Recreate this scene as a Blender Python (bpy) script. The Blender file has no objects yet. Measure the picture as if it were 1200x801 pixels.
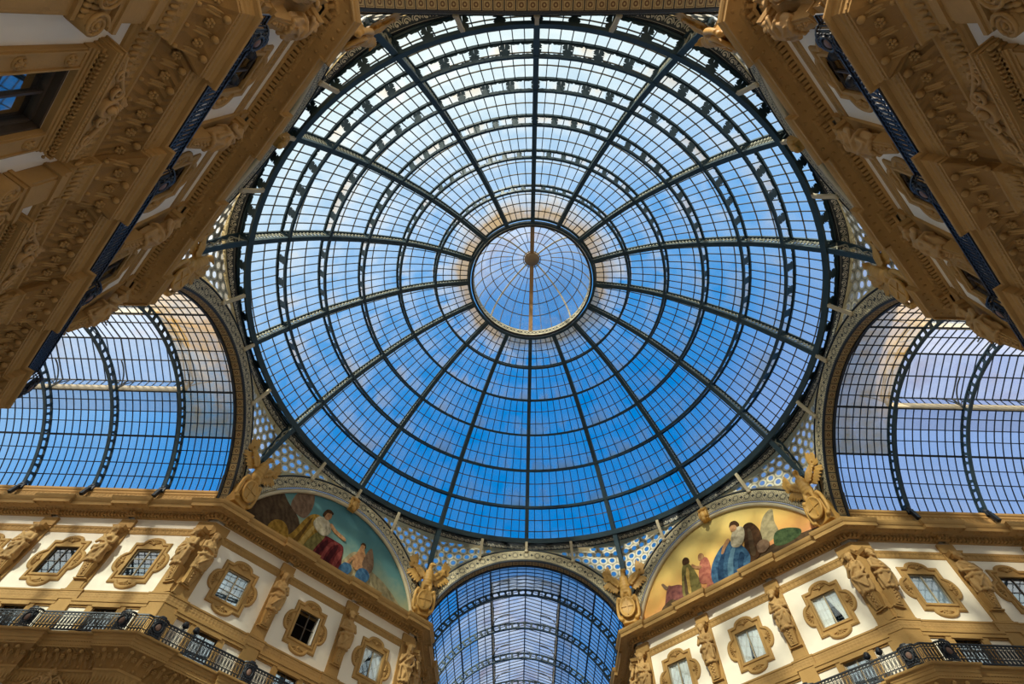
import bpy, math, random
from mathutils import Vector, Matrix
random.seed(7)
PI = math.pi
scene = bpy.context.scene
COL = scene.collection
rad = math.radians
sin, cos, sqrt = math.sin, math.cos, math.sqrt

# ------------------------------------------------------------------ mesh builder
class MB:
    """collects polygons and links them as ONE mesh object"""
    def __init__(s):
        s.v = []; s.f = []; s.m = []; s.uv = []; s.sm = []; s.has_uv = False
    def face(s, pts, mat=0, uv=None, smooth=False):
        n = len(s.v); s.v.extend([tuple(p) for p in pts]); s.f.append(tuple(range(n, n+len(pts))))
        s.m.append(mat); s.uv.append(uv); s.sm.append(smooth)
        if uv: s.has_uv = True
    def grid(s, rows, mat=0, uvs=None, smooth=False, close=False, flip=False, matf=None):
        n = len(s.v); R = len(rows); C = len(rows[0])
        for r in rows: s.v.extend([tuple(p) for p in r])
        for i in range(R-1):
            for j in range(C if close else C-1):
                k = (j+1) % C
                q = (n+i*C+j, n+i*C+k, n+(i+1)*C+k, n+(i+1)*C+j)
                u = (uvs[i][j], uvs[i][j+1 if uvs and len(uvs[i]) > C else k], uvs[i+1][j+1 if uvs and len(uvs[i]) > C else k], uvs[i+1][j]) if uvs else None
                if flip:
                    q = q[::-1]; u = u[::-1] if u else None
                s.f.append(q); s.m.append(matf(i, j) if matf else mat); s.uv.append(u); s.sm.append(smooth)
        if uvs: s.has_uv = True
    def box(s, x0, x1, y0, y1, z0, z1, mat=0, M=None):
        P = [Vector(p) for p in ((x0,y0,z0),(x1,y0,z0),(x1,y1,z0),(x0,y1,z0),(x0,y0,z1),(x1,y0,z1),(x1,y1,z1),(x0,y1,z1))]
        if M is not None: P = [M @ p for p in P]
        n = len(s.v); s.v.extend([tuple(p) for p in P])
        for f in ((0,3,2,1),(4,5,6,7),(0,1,5,4),(1,2,6,5),(2,3,7,6),(3,0,4,7)):
            s.f.append(tuple(n+i for i in f)); s.m.append(mat); s.uv.append(None); s.sm.append(False)
    def bar(s, pts, w, h, up=(0,0,1), mat=0, closed=False, ups=None):
        """rectangular section swept along points: w across, h along up"""
        pts = [Vector(p) for p in pts]; rows = []; N = len(pts)
        for i, p in enumerate(pts):
            a = pts[(i-1) % N] if (i > 0 or closed) else p
            b = pts[(i+1) % N] if (i < N-1 or closed) else p
            t = (b-a).normalized(); u = Vector(ups[i] if ups else up)
            side = t.cross(u)
            side = side.normalized() if side.length > 1e-6 else Vector((1,0,0))
            u2 = side.cross(t).normalized()
            rows.append([p-side*w/2-u2*h/2, p+side*w/2-u2*h/2, p+side*w/2+u2*h/2, p-side*w/2+u2*h/2])
        if closed: rows.append(rows[0])
        s.grid(rows, mat, close=True)
        if not closed:
            s.face(rows[0][::-1], mat); s.face(rows[-1], mat)
    def tube(s, pts, r, n=8, mat=0, smooth=True, closed=False):
        pts = [Vector(p) for p in pts]; rows = []; N = len(pts)
        rr = r if isinstance(r, (list, tuple)) else [r]*N
        ref = Vector((0.31, 0.17, 0.93))
        for i, p in enumerate(pts):
            a = pts[(i-1) % N] if (i > 0 or closed) else p
            b = pts[(i+1) % N] if (i < N-1 or closed) else p
            t = (b-a).normalized(); u = t.cross(ref)
            if u.length < .1: u = t.cross(Vector((1,0,0)))
            u.normalize(); w = t.cross(u)
            rows.append([p+(u*cos(2*PI*k/n)+w*sin(2*PI*k/n))*rr[i] for k in range(n)])
        if closed: rows.append(rows[0])
        s.grid(rows, mat, close=True, smooth=smooth, flip=True)
        if not closed:
            s.face(rows[0], mat); s.face(rows[-1][::-1], mat)
    def ball(s, c, r, mat=0, n=10, m=6, M=None, smooth=True):
        """ellipsoid with radii r about c, optional matrix M applied before the translation"""
        c = Vector(c); r = r if isinstance(r, (list, tuple)) else (r, r, r)
        rows = []
        for i in range(m+1):
            th = PI*i/m; row = []
            for k in range(n):
                ph = 2*PI*k/n
                p = Vector((r[0]*sin(th)*cos(ph), r[1]*sin(th)*sin(ph), r[2]*cos(th)))
                if M is not None: p = M @ p
                row.append(c+p)
            rows.append(row)
        s.grid(rows, mat, close=True, smooth=smooth, flip=True)
    def lathe(s, prof, c=(0,0,0), n=16, mat=0, smooth=True, M=None):
        rows = []
        for r, z in prof:
            row = []
            for k in range(n):
                p = Vector((r*cos(2*PI*k/n), r*sin(2*PI*k/n), z))
                if M is not None: p = M @ p
                row.append(p+Vector(c))
            rows.append(row)
        s.grid(rows, mat, close=True, smooth=smooth)
    def prism(s, poly, y0, y1, mat=0, side=None):
        """polygon in the XZ plane (counter-clockwise seen from -Y) extruded from y0 (front) to y1"""
        s.face([(x, y0, z) for x, z in poly], mat)
        s.face([(x, y1, z) for x, z in poly][::-1], mat)
        n = len(poly)
        for i in range(n):
            (a, b), (c, d) = poly[i], poly[(i+1) % n]
            s.face([(a, y0, b), (a, y1, b), (c, y1, d), (c, y0, d)], mat if side is None else side)
    def mesh(s, name, mats):
        me = bpy.data.meshes.new(name)
        me.from_pydata(s.v, [], s.f)
        for m in mats: me.materials.append(m)
        me.polygons.foreach_set('material_index', s.m)
        me.polygons.foreach_set('use_smooth', s.sm)
        if s.has_uv:
            L = me.uv_layers.new(name='UVMap'); k = 0; arr = [0.0]*(2*len(me.loops))
            for f, u in zip(s.f, s.uv):
                for i in range(len(f)):
                    if u: arr[k], arr[k+1] = u[i][0], u[i][1]
                    k += 2
            L.data.foreach_set('uv', arr)
        me.update()
        return me
    def build(s, name, mats, parent=None):
        return link(name, s.mesh(name, mats if isinstance(mats, (list, tuple)) else [mats]), parent)

def link(name, data, parent=None):
    o = bpy.data.objects.new(name, data); COL.objects.link(o)
    if parent: o.parent = parent
    return o
def tag(o, label=None, cat=None, group=None, kind=None):
    if label: o['label'] = label
    if cat: o['category'] = cat
    if group: o['group'] = group
    if kind: o['kind'] = kind
    return o
def thing(name, label, cat, group=None):
    return tag(link(name, None), label, cat, group)
def part(name, me, parent, label=None):
    o = link(name, me, parent)
    if label: o['label'] = label
    return o
def place(o, az, s=0, d=0, z=0):
    """local frame of the wall whose outward compass bearing is az: s to the right, d outward"""
    a = rad(-az); o.rotation_euler = (0, 0, a)
    o.location = (cos(a)*s-sin(a)*d, sin(a)*s+cos(a)*d, z)
    return o
def sculpt(mb, voxel, smooth=2, decimate=None):
    """fuse the collected lumps into one continuous carved surface"""
    me = mb.mesh('tmp', [])
    o = bpy.data.objects.new('tmp', me); COL.objects.link(o)
    r = o.modifiers.new('r', 'REMESH'); r.mode = 'VOXEL'; r.voxel_size = voxel; r.use_smooth_shade = True
    if smooth:
        k = o.modifiers.new('s', 'SMOOTH'); k.factor = .5; k.iterations = smooth
    if decimate:
        d = o.modifiers.new('d', 'DECIMATE'); d.ratio = decimate
    dg = bpy.context.evaluated_depsgraph_get()
    out = bpy.data.meshes.new_from_object(o.evaluated_get(dg))
    for p in out.polygons: p.use_smooth = True
    bpy.data.objects.remove(o); bpy.data.meshes.remove(me)
    return out
def withmat(me, *mats):
    me.materials.clear()
    for m in mats: me.materials.append(m)
    return me

# ------------------------------------------------------------------ node helpers
class X:
    """a float socket with arithmetic"""
    nt = None
    def __init__(s, k): s.k = k
    @staticmethod
    def op(o, *a):
        n = X.nt.nodes.new('ShaderNodeMath'); n.operation = o
        for i, v in enumerate(a):
            if isinstance(v, X): X.nt.links.new(v.k, n.inputs[i])
            else: n.inputs[i].default_value = v
        return X(n.outputs[0])
    def __add__(s, o): return X.op('ADD', s, o)
    __radd__ = __add__
    def __sub__(s, o): return X.op('SUBTRACT', s, o)
    def __rsub__(s, o): return X.op('SUBTRACT', o, s)
    def __mul__(s, o): return X.op('MULTIPLY', s, o)
    __rmul__ = __mul__
    def __truediv__(s, o): return X.op('DIVIDE', s, o)
    def lt(s, o): return X.op('LESS_THAN', s, o)
    def gt(s, o): return X.op('GREATER_THAN', s, o)
    def abs(s): return X.op('ABSOLUTE', s)
    def mod(s, o): return X.op('FLOORED_MODULO', s, o)
    def mx(s, o): return X.op('MAXIMUM', s, o)
    def mn(s, o): return X.op('MINIMUM', s, o)
    def clamp(s):
        r = X.op('ADD', s, 0.0); r.k.node.use_clamp = True; return r
def hyp(a, b): return X.op('SQRT', a*a+b*b)
def band(v, c, w): return (v-c).abs().lt(w)

class Mat:
    def __init__(s, name):
        s.m = bpy.data.materials.new(name); s.m.use_nodes = True
        s.nt = s.m.node_tree; s.nt.nodes.clear(); X.nt = s.nt
        s.out = s.nt.nodes.new('ShaderNodeOutputMaterial')
    def n(s, t, **k):
        nd = s.nt.nodes.new(t)
        for a, v in k.items():
            if hasattr(nd, a): setattr(nd, a, v)
        return nd
    def l(s, a, b): s.nt.links.new(a.k if isinstance(a, X) else a, b)
    def uv(s):
        t = s.n('ShaderNodeTexCoord'); sp = s.n('ShaderNodeSeparateXYZ'); s.l(t.outputs['UV'], sp.inputs[0])
        return X(sp.outputs[0]), X(sp.outputs[1])
    def obj(s):
        t = s.n('ShaderNodeTexCoord'); return t.outputs['Object']
    def pos(s):
        g = s.n('ShaderNodeNewGeometry'); return g.outputs['Position']
    def noise(s, vec, scale, detail=4, rough=.6):
        n = s.n('ShaderNodeTexNoise'); n.inputs['Scale'].default_value = scale
        n.inputs['Detail'].default_value = detail; n.inputs['Roughness'].default_value = rough
        s.l(vec, n.inputs['Vector']); return X(n.outputs['Fac'])
    def mix(s, f, a, b):
        n = s.n('ShaderNodeMix', data_type='RGBA')
        if isinstance(f, (int, float)): n.inputs[0].default_value = f
        else: s.l(f, n.inputs[0])
        for v, i in ((a, 6), (b, 7)):
            if isinstance(v, (tuple, list)): n.inputs[i].default_value = (*v[:3], 1)
            else: s.l(v, n.inputs[i])
        return n.outputs[2]
    def ramp(s, f, stops, interp='LINEAR'):
        n = s.n('ShaderNodeValToRGB'); n.color_ramp.interpolation = interp
        e = n.color_ramp.elements
        while len(e) < len(stops): e.new(.5)
        for i, (p, c) in enumerate(stops):
            e[i].position = p; e[i].color = (*c[:3], 1)
        s.l(f, n.inputs[0]); return n.outputs[0]
    def bsdf(s, col, rough=.7, metal=0, bump=None, bstr=.3, bdist=.05, spec=.4):
        b = s.n('ShaderNodeBsdfPrincipled')
        if isinstance(col, (tuple, list)): b.inputs['Base Color'].default_value = (*col[:3], 1)
        else: s.l(col, b.inputs['Base Color'])
        b.inputs['Roughness'].default_value = rough; b.inputs['Metallic'].default_value = metal
        b.inputs['Specular IOR Level'].default_value = spec
        if bump is not None:
            k = s.n('ShaderNodeBump'); k.inputs['Strength'].default_value = bstr; k.inputs['Distance'].default_value = bdist
            s.l(bump, k.inputs['Height']); s.l(k.outputs[0], b.inputs['Normal'])
        return b.outputs[0]
    def surf(s, sh):
        s.l(sh, s.out.inputs['Surface']); return s.m
    def mixsh(s, f, a, b):
        n = s.n('ShaderNodeMixShader')
        if isinstance(f, (int, float)): n.inputs[0].default_value = f
        else: s.l(f, n.inputs[0])
        s.l(a, n.inputs[1]); s.l(b, n.inputs[2]); return n.outputs[0]

def simple(name, col, rough=.6, metal=0, var=.25, scale=2.0, bstr=.2, bscale=14, spec=.4):
    m = Mat(name); p = m.pos()
    f = m.noise(p, scale, 5)
    c = m.mix(f, tuple(max(0, v*(1-var)) for v in col), tuple(min(1, v*(1+var)) for v in col))
    return m.surf(m.bsdf(c, rough, metal, m.noise(p, bscale, 4), bstr, .03, spec))

def S(r, g, b):
    return tuple(((c/255)/12.92 if c/255 < .04045 else ((c/255+.055)/1.055)**2.4) for c in (r, g, b))

STONE = S(172, 134, 80)
stone = simple('ochre_stone', STONE, .75, var=.22, scale=1.3, bstr=.35, spec=.2)
statue_stone = simple('carved_stone', S(178, 140, 88), .7, var=.3, scale=2.2, bstr=.4, spec=.25)
plaster = simple('cream_plaster', S(236, 224, 204), .85, var=.07, scale=.7, bstr=.08, spec=.15)
steel = simple('blue_grey_steel', S(44, 64, 72), .5, 0, var=.2, scale=1.5)
dark_iron = simple('dark_iron', S(26, 32, 40), .5, 0, var=.2)
steel_lattice = simple('pale_lattice_iron', S(170, 166, 146), .6, var=.25, scale=6)
black_iron = simple('black_wrought_iron', S(16, 20, 30), .45, var=.2, spec=.5)
cream_iron = simple('cream_painted_iron', S(196, 180, 148), .55, var=.12)
gold_stone = simple('gilded_stone', S(188, 142, 70), .55, var=.28, scale=3, bstr=.4)
dark_wood = simple('dark_window_wood', S(70, 58, 46), .5, var=.2, scale=4)
pale_wood = simple('pale_window_sash', S(176, 160, 130), .55, var=.12, scale=4)
grey_stone = simple('grey_pier_stone', S(120, 116, 104), .75, var=.2)
rosy = simple('rosy_medallion', S(122, 92, 78), .6, var=.2)
pale_medal = simple('pale_medallion', S(176, 176, 170), .6, var=.2)
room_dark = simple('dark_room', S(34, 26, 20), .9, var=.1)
curtain_cloth = simple('white_curtain_cloth', S(236, 236, 228), .9, var=.05, scale=5, bstr=.2)
blind_cloth = simple('blue_grey_blind', S(160, 176, 190), .8, var=.05)
pave = simple('marble_floor', S(186, 190, 196), .5, var=.1, scale=.4)

def carved(name, col, pu, pv, bd=.07):
    """stone with a running leaf relief along u (metres)"""
    m = Mat(name); u, v = m.uv(); p = m.pos()
    cu = (u.mod(pu)-pu/2)/(pu/2); cv = (v.mod(pv)-pv/2)/(pv/2)
    h = (1.0-hyp(cu*.9, cv*.8)).mx(0.0)
    leaf = h-band(cu, 0.0, .1)*.25
    f = m.noise(p, 1.3, 5)
    c = m.mix(f, tuple(v*.78 for v in col), tuple(v*1.2 for v in col))
    return m.surf(m.bsdf(c, .75, 0, leaf+m.noise(p, 14, 3)*.15, .8, bd, .2))
leaf_stone = carved('leaf_carved_stone', STONE, .26, .34)
scale_stone = carved('scale_carved_stone', S(168, 131, 80), .2, .14, .02)
cove_stone = carved('cove_carved_stone', S(150, 112, 62), .3, .55, .1)
egg_stone = carved('egg_carved_stone', STONE, .22, .26)

def lace():
    m = Mat('rosette_band'); u, v = m.uv(); p = m.pos()
    cu = u.mod(.92)-.46; cv = v-.475
    r = hyp(cu, cv); ang = X.op('ARCTAN2', cv, cu)
    pet = X.op('COSINE', ang*8.0)
    flower = r.lt(.16+pet*.05)*r.gt(.06)
    disc = r.lt(.31)*r.gt(.05)
    ringl = band(r, .26, .022)
    bu = u.mod(.92); bu = (bu-.46).abs()-.46
    diam = (bu.abs()+cv.abs()).lt(.13)
    sw = (X.op('SINE', u*34.0)*X.op('SINE', v*34.0)).gt(.45)
    dark = (disc*(1.0-flower)*(1.0-ringl)).mx(diam).mx(sw*r.gt(.34)).mx(band(v, .07, .02)).mx(band(v, .88, .02))
    f = m.noise(p, 5, 3)
    lightc = m.mix(f, S(176, 160, 124), S(214, 198, 160))
    c = m.mix(dark, lightc, S(44, 42, 42))
    return m.surf(m.bsdf(c, .6, 0, 1.0-dark, .6, .04))
rosette_band = lace()

def coffer():
    m = Mat('coffer_soffit'); u, v = m.uv(); p = m.pos()
    cu = (u.mod(.5)-.25).abs(); cv = (v-.25).abs()
    line = cu.gt(.222).mx(cv.gt(.21))
    r = hyp(u.mod(.5)-.25, v-.25)
    ros = r.lt(.11)*r.gt(.045)
    fr = band(cu.mx(cv), .165, .012)
    c = m.mix(m.noise(p, 4, 3), S(132, 110, 70), S(180, 156, 106))
    c = m.mix(line, c, S(30, 26, 26))
    c = m.mix(ros.mx(fr)*(1.0-line), c, S(96, 64, 30))
    return m.surf(m.bsdf(c, .65, 0, 1.0-line.mx(ros), .7, .05))
coffer_m = coffer()

def scroll():
    m = Mat('running_scroll'); u, v = m.uv()
    cu = u.mod(.5)-.25; cv = v-.22
    r = hyp(cu, cv); a = X.op('ARCTAN2', cv, cu)
    spiral = (r-(.09+a*.018)).abs().lt(.03).mx((r-(.195+a*.01)).abs().lt(.022)*cv.gt(-.05))
    lt = spiral.mx(r.lt(.035)).mx(v.lt(.045)).mx(v.gt(.41))
    c = m.mix(lt, S(58, 62, 66), S(216, 208, 186))
    return m.surf(m.bsdf(c, .6))
scroll_m = scroll()

def pierced():
    m = Mat('pierced_screen'); u, v = m.uv(); p = m.pos()
    a = .66; b = a*sqrt(3)
    def lat(ox, oy):
        x = (u+ox).mod(a)-a/2; y = (v+oy).mod(b)-b/2
        return hyp(x, y)
    r = lat(0, 0).mn(lat(a/2, b/2))
    # every third disc is a bigger rosette
    A = a*sqrt(3); B = a*3
    def lat2(ox, oy):
        x = (v+ox).mod(A)-A/2; y = (u+oy).mod(B)-B/2
        return hyp(x, y)
    hole = r.lt(.185)
    rim = band(r, .22, .024)
    c = m.mix(m.noise(p, 3, 3), S(190, 182, 158), S(222, 214, 190))
    c = m.mix(rim, c, S(226, 216, 186))
    c = m.mix(r.gt(.31), c, S(150, 144, 124))
    bs = m.bsdf(c, .6, 0, 1.0-rim, .3, .02)
    tr = m.n('ShaderNodeBsdfTransparent'); tr.inputs[0].default_value = (.8, .88, .92, 1)
    tl = m.n('ShaderNodeBsdfTranslucent'); tl.inputs[0].default_value = (.9, .85, .7, 1)
    return m.surf(m.mixsh(hole, bs, m.mixsh(.35, tr.outputs[0], tl.outputs[0])))
pierced_m = pierced()

def floral():
    m = Mat('floral_lace'); u, v = m.uv(); p = m.pos()
    n = m.n('ShaderNodeTexVoronoi', feature='DISTANCE_TO_EDGE'); n.inputs['Scale'].default_value = 6.5
    m.l(p, n.inputs['Vector'])
    d = X(n.outputs['Distance'])
    open_ = d.gt(.1)
    c = m.mix(m.noise(p, 3, 3), S(150, 124, 80), S(196, 170, 118))
    bs = m.bsdf(c, .6)
    dk = m.bsdf(S(52, 46, 38), .7)
    tl = m.n('ShaderNodeBsdfTranslucent'); tl.inputs[0].default_value = (.8, .62, .3, 1)
    return m.surf(m.mixsh(open_, bs, m.mixsh(.5, dk, tl.outputs[0])))
floral_m = floral()

def glass(name, tint, base, streak=0.0, stain=False, scale=.5, warm=0.0):
    """weathered clear glazing: mostly see-through, with a film of dirt that scatters light"""
    m = Mat(name); p = m.pos()
    nz = m.noise(p, scale, 4, .65)
    d = ((nz-.42)*1.6*streak+base).clamp()
    col = (.84, .86, .84)
    if stain:
        sp = m.n('ShaderNodeSeparateXYZ'); m.l(p, sp.inputs[0])
        x, y, z = X(sp.outputs[0]), X(sp.outputs[1]), X(sp.outputs[2])
        r = hyp(x, y); ang = X.op('ARCTAN2', x, y)
        near = ((7.35-r+(nz-.5)*2.2)/1.7).clamp()
        # rust and dust gather along the lower edge of every tier of panes
        edge = None
        for rr in (18.3, 16.9, 15.0, 12.85, 10.45, 7.85):
            k = (1.0-(rr-.1-r)/1.3).clamp()*r.lt(rr)
            edge = k if edge is None else edge.mx(k)
        cell = m.n('ShaderNodeTexNoise', noise_dimensions='2D'); cell.inputs['Scale'].default_value = 1.0; cell.inputs['Detail'].default_value = 3
        cv = m.n('ShaderNodeCombineXYZ'); m.l(ang*9.0, cv.inputs[0]); m.l(r*.5, cv.inputs[1]); m.l(cv.outputs[0], cell.inputs['Vector'])
        pat = ((X(cell.outputs['Fac'])-.40)*4.0).clamp()
        st = near.mx(edge*pat*.8*r.lt(17.0))
        cc = m.mix(st, col, S(176, 148, 98))
        d = (d+near*.72+edge*pat*.55*r.lt(17.0)).clamp()
    else:
        cc = m.mix((((m.noise(p, .33, 3)-.52)*4.0).clamp()+warm).clamp(), col, S(206, 164, 96))
    tr = m.n('ShaderNodeBsdfTransparent'); tr.inputs[0].default_value = (*tint, 1)
    tl = m.n('ShaderNodeBsdfTranslucent'); m.l(cc, tl.inputs[0])
    df = m.n('ShaderNodeBsdfDiffuse'); m.l(cc, df.inputs[0])
    return m.surf(m.mixsh(d, tr.outputs[0], m.mixsh(.3, tl.outputs[0], df.outputs[0])))
dome_glass = glass('dome_glass', (.88, .985, .975), .03, .34, True)
vault_glass = glass('vault_glass', (.82, .96, .98), .06, .4, False, .35)
hood_glass = glass('hood_glass', (.92, .95, 1.0), .3, .4, False, .6)
lantern_glass = glass('lantern_glass', (.86, .94, .98), .2, .4, False, .6, .25)
grimy_glass = glass('grimy_tan_glass', (.86, .82, .7), .5, .9, False, .9, .7)
wired_shade_glass = glass('grey_wired_shade_glass', (.72, .77, .8), .25, .4, False, .4)  # grey ridge strips; also puts shade into the bottom arm's first bay

def pane(name, base, k, tint=(.82, .88, .9)):
    m = Mat(name)
    fr = m.n('ShaderNodeLayerWeight'); fr.inputs['Blend'].default_value = .45
    tr = m.n('ShaderNodeBsdfTransparent'); tr.inputs[0].default_value = (*tint, 1)
    gl = m.n('ShaderNodeBsdfGlossy'); gl.inputs['Roughness'].default_value = .02; gl.inputs[0].default_value = (.95, .97, 1, 1)
    return m.surf(m.mixsh((X(fr.outputs['Fresnel'])*k+base).clamp(), tr.outputs[0], gl.outputs[0]))
pane_m = pane('window_pane', .22, .75); clear_pane = pane('clear_window_pane', .02, .22, (.97, .98, .98))
# ------------------------------------------------------------------ constants of the place
AP = 18.06          # apothem of the octagon's walls
HW = 7.48           # half width of an arm
ARC, ZC = 7.5, 22.0 # clear radius and springing centre of the arches and vaults
FN = {0: 'north', 45: 'northeast', 90: 'east', 135: 'southeast', 180: 'south', 225: 'southwest', 270: 'west', 315: 'northwest'}

# ------------------------------------------------------------------ the glass dome
RING = [(17.6, 31.03), (16.2, 33.2), (14.4, 35.5), (12.3, 37.5), (10.0, 39.28), (7.5, 40.5), (4.95, 41.15)]
def ring_frame(t):
    """point of the inner chord and outward normal (r, z) at parameter t in 0..6"""
    i = min(int(t), 5); f = t-i
    P = [Vector(RING[max(0, min(6, k))]) for k in (i-1, i, i+1, i+2)]
    if i == 0: P[0] = 2*P[1]-P[2]
    if i == 5: P[3] = 2*P[2]-P[1]
    a, b, c, d = P
    p = .5*((2*b)+(c-a)*f+(2*a-5*b+4*c-d)*f*f+(3*b-a-3*c+d)*f**3)
    tg = .5*((c-a)+2*(2*a-5*b+4*c-d)*f+3*(3*b-a-3*c+d)*f*f)
    tg.normalize()
    return p, Vector((tg.y, -tg.x))
def dep(t): return .92-.36*t/6         # the trusses get shallower towards the top
def rz(r, z, a): return Vector((r*sin(a), r*cos(a), z))
def dome_pt(t, a, off=0.0):
    p, n = ring_frame(t); q = p+n*off
    return rz(q.x, q.y, a)

dome = thing('glass_dome', 'huge round glass dome on steel ribs over the octagon', 'dome')
NS = 24
def rib_mesh(corner):
    mb = MB(); wb = MB()
    ts = [6*k/NS for k in range(NS+1)]
    inn = [dome_pt(t, 0, 0) for t in ts]; out = [dome_pt(t, 0, dep(t)+.02) for t in ts]
    ups = [tuple((b-a).normalized()) for a, b in zip(inn, out)]
    mb.bar(inn, .30, .09, ups=ups); mb.bar(out, .20, .12, ups=ups)
    for sx in (-1, 1):
        mb.bar([p+Vector((sx*.12, 0, 0))+Vector(u)*.09 for p, u in zip(inn, ups)], .05, .12, ups=ups)
    for i in range(NS*3):
        t0 = 6*i/(NS*3); t1 = 6*(i+1)/(NS*3)
        e = .1
        for a, b in (((t0, e), (t1, dep(t1)-e)), ((t0, dep(t0)-e), (t1, e))):
            wb.bar([dome_pt(a[0], 0, a[1]), dome_pt(b[0], 0, b[1])], .05, .07, up=(1, 0, 0))
    for i in range(7):
        mb.bar([dome_pt(i, 0, 0), dome_pt(i, 0, dep(i))], .22, .16, up=(1, 0, 0))
    if corner:
        foot = [(17.62, 31.05), (17.98, 30.4), (18.35, 29.6), (18.72, 28.7), (18.95, 28.0)]
        f2 = [(18.45, 31.5), (18.7, 30.9), (18.9, 30.2), (19.1, 29.4), (19.2, 28.7)]
        A = [rz(r, z, 0) for r, z in foot]; B = [rz(r, z, 0) for r, z in f2]
        mb.bar(A, .32, .1, up=(0, .9, .4)); mb.bar(B, .24, .1, up=(0, .9, .4))
        for i in range(4):
            wb.bar([A[i], B[i+1]], .06, .07, up=(1, 0, 0)); wb.bar([B[i], A[i+1]], .06, .07, up=(1, 0, 0))
        mb.bar([A[-1], B[-1]], .3, .12, up=(1, 0, 0))
    return mb.mesh('rib', [steel]), wb.mesh('web', [steel_lattice])
rm, rc = rib_mesh(False), rib_mesh(True)
for j in range(16):
    a = rad(22.5*j); pr = rc if j % 2 else rm
    o = part('rib', pr[0], dome); o.rotation_euler = (0, 0, -a)
    part('web', pr[1], o)

def star_plate(mb, c00, c10, c11, c01, th=.03):
    """plate between four corners with an eight pointed opening"""
    c = (c00+c10+c11+c01)/4
    ex = (c10-c00+c11-c01)/4; ey = (c01-c00+c11-c10)/4
    n = 32; hole = []; rim = []
    for k in range(n):
        ph = 2*PI*k/n
        d = (cos(ph), sin(ph)); m = max(abs(d[0]), abs(d[1]))
        rim.append((d[0]/m, d[1]/m))
        f = .78 if k % 8 == 4 else (.9 if k % 8 == 0 else (.72 if k % 2 == 0 else .66))
        hole.append((d[0]/m*f*.98, d[1]/m*f))
    nn = ex.cross(ey).normalized()*th/2
    def P(u, v, s): 
        w = c+ex*u+ey*v
        return w+nn*s
    rows = [[P(u, v, 1) for u, v in rim], [P(u, v, 1) for u, v in hole], [P(u, v, -1) for u, v in hole], [P(u, v, -1) for u, v in rim]]
    mb.grid(rows, 0, close=True)

for i in range(0, 7):
    mb = MB(); t = i
    N = 96
    w, h = (.34, .18) if i == 0 else ((.17, .15) if i < 6 else (.2, .2))
    p, n = ring_frame(t)
    def circ(off):
        q = p+n*off
        return [rz(q.x, q.y, 2*PI*k/N) for k in range(N)], [tuple(rz(n.x, n.y, 2*PI*k/N)) for k in range(N)]
    A, U = circ(0); mb.bar(A, w, h, ups=U, closed=True)
    A, U = circ(dep(t)); mb.bar(A, .15, .13, ups=U, closed=True)
    if i < 6:
        nc = 64
        for k in range(nc):
            a0, a1 = 2*PI*k/nc, 2*PI*(k+1)/nc
            e = .05
            star_plate(mb, dome_pt(t, a0, e), dome_pt(t, a1, e), dome_pt(t, a1, dep(t)-e), dome_pt(t, a0, dep(t)-e))
    o = mb.build('ring_girder', steel, dome)

NB = [11, 10, 9, 8, 6, 5]
NH = [3, 3, 3, 3, 3, 4]
pane_me = []; bar_me = []; lap_iron = simple('rusty_lap_bar', S(112, 100, 78), .7)
for i in range(6):
    g = MB(); b = MB(); n = NB[i]; A0, A1 = 0, rad(22.5)
    rows = [[dome_pt(i+s/4, A0+(A1-A0)*k/10, dep(i+s/4)+.06) for k in range(11)] for s in range(5)]
    g.grid(rows, 0, smooth=True)
    for k in range(1, n):
        a = A0+(A1-A0)*k/n
        pts = [dome_pt(i+s/4, a, dep(i+s/4)+.03) for s in range(5)]
        b.bar(pts, .05, .07, up=tuple(rz(1, .6, a)))
    for k in range(1, NH[i]):
        t = i+k/NH[i]
        pts = [dome_pt(t, A0+(A1-A0)*q/8, dep(t)+.04) for q in range(9)]
        pp, nn_ = ring_frame(t)
        b.bar(pts, .06, .05, ups=[tuple(rz(nn_.x, nn_.y, A0+(A1-A0)*q/8)) for q in range(9)], mat=1)
    pane_me.append(g.mesh('glazing_panel', [dome_glass])); bar_me.append(b.mesh('glazing_bars', [dark_iron, lap_iron]))
for j in range(16):
    for i in range(6):
        o = part('glazing_panel', pane_me[i], dome); o.rotation_euler = (0, 0, -rad(22.5*j))
        part('glazing_bars', bar_me[i], o)
# glass skirt below the lowest ring and the dark curb that carries it
sk = MB()
rows = [[rz(r, z, 2*PI*k/96) for k in range(96)] for r, z in ((18.44, 31.7), (18.5, 31.6))]
sk.grid(rows, 0, close=True); sk.build('skirt_glazing', dome_glass, dome)
# mid rail of glazing bars in the skirt is folded into the curb
cb = MB()
prof = [(18.42, 31.55), (18.5, 31.62), (19.7, 31.66), (19.7, 31.9), (18.66, 31.9), (18.6, 31.62)]
cb.lathe(prof, n=96, smooth=False); cb.build('curb', dark_iron, dome)

# the lantern over the eye of the dome
lan = thing('oculus_lantern', 'small round glass lantern capping the eye of the dome', 'lantern')
lan.location = (0, 0, 41.2)
co = MB()
co.lathe([(4.62, -.05), (4.62, .75), (4.78, .75), (4.78, -.05), (4.62, -.05)], n=64, smooth=False)
m = Mat('lantern_frieze'); p_ = m.obj(); sp_ = m.n('ShaderNodeSeparateXYZ'); m.l(p_, sp_.inputs[0])
ang = X.op('ARCTAN2', X(sp_.outputs[0]), X(sp_.outputs[1]))*4.7
cu = ang.mod(.62)-.31; cv = X(sp_.outputs[2])-.35
r_ = hyp(cu, cv); r2 = hyp(cu.abs()-.31, cv)
pat = r_.lt(.2)*r_.gt(.1); pat = pat.mx(r2.lt(.2)*r2.gt(.12)).mx(cv.abs().gt(.36)).mx(r_.lt(.04))
co_m = m.surf(m.bsdf(m.mix(pat, S(206, 194, 160), S(60, 58, 54)), .6))
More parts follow.
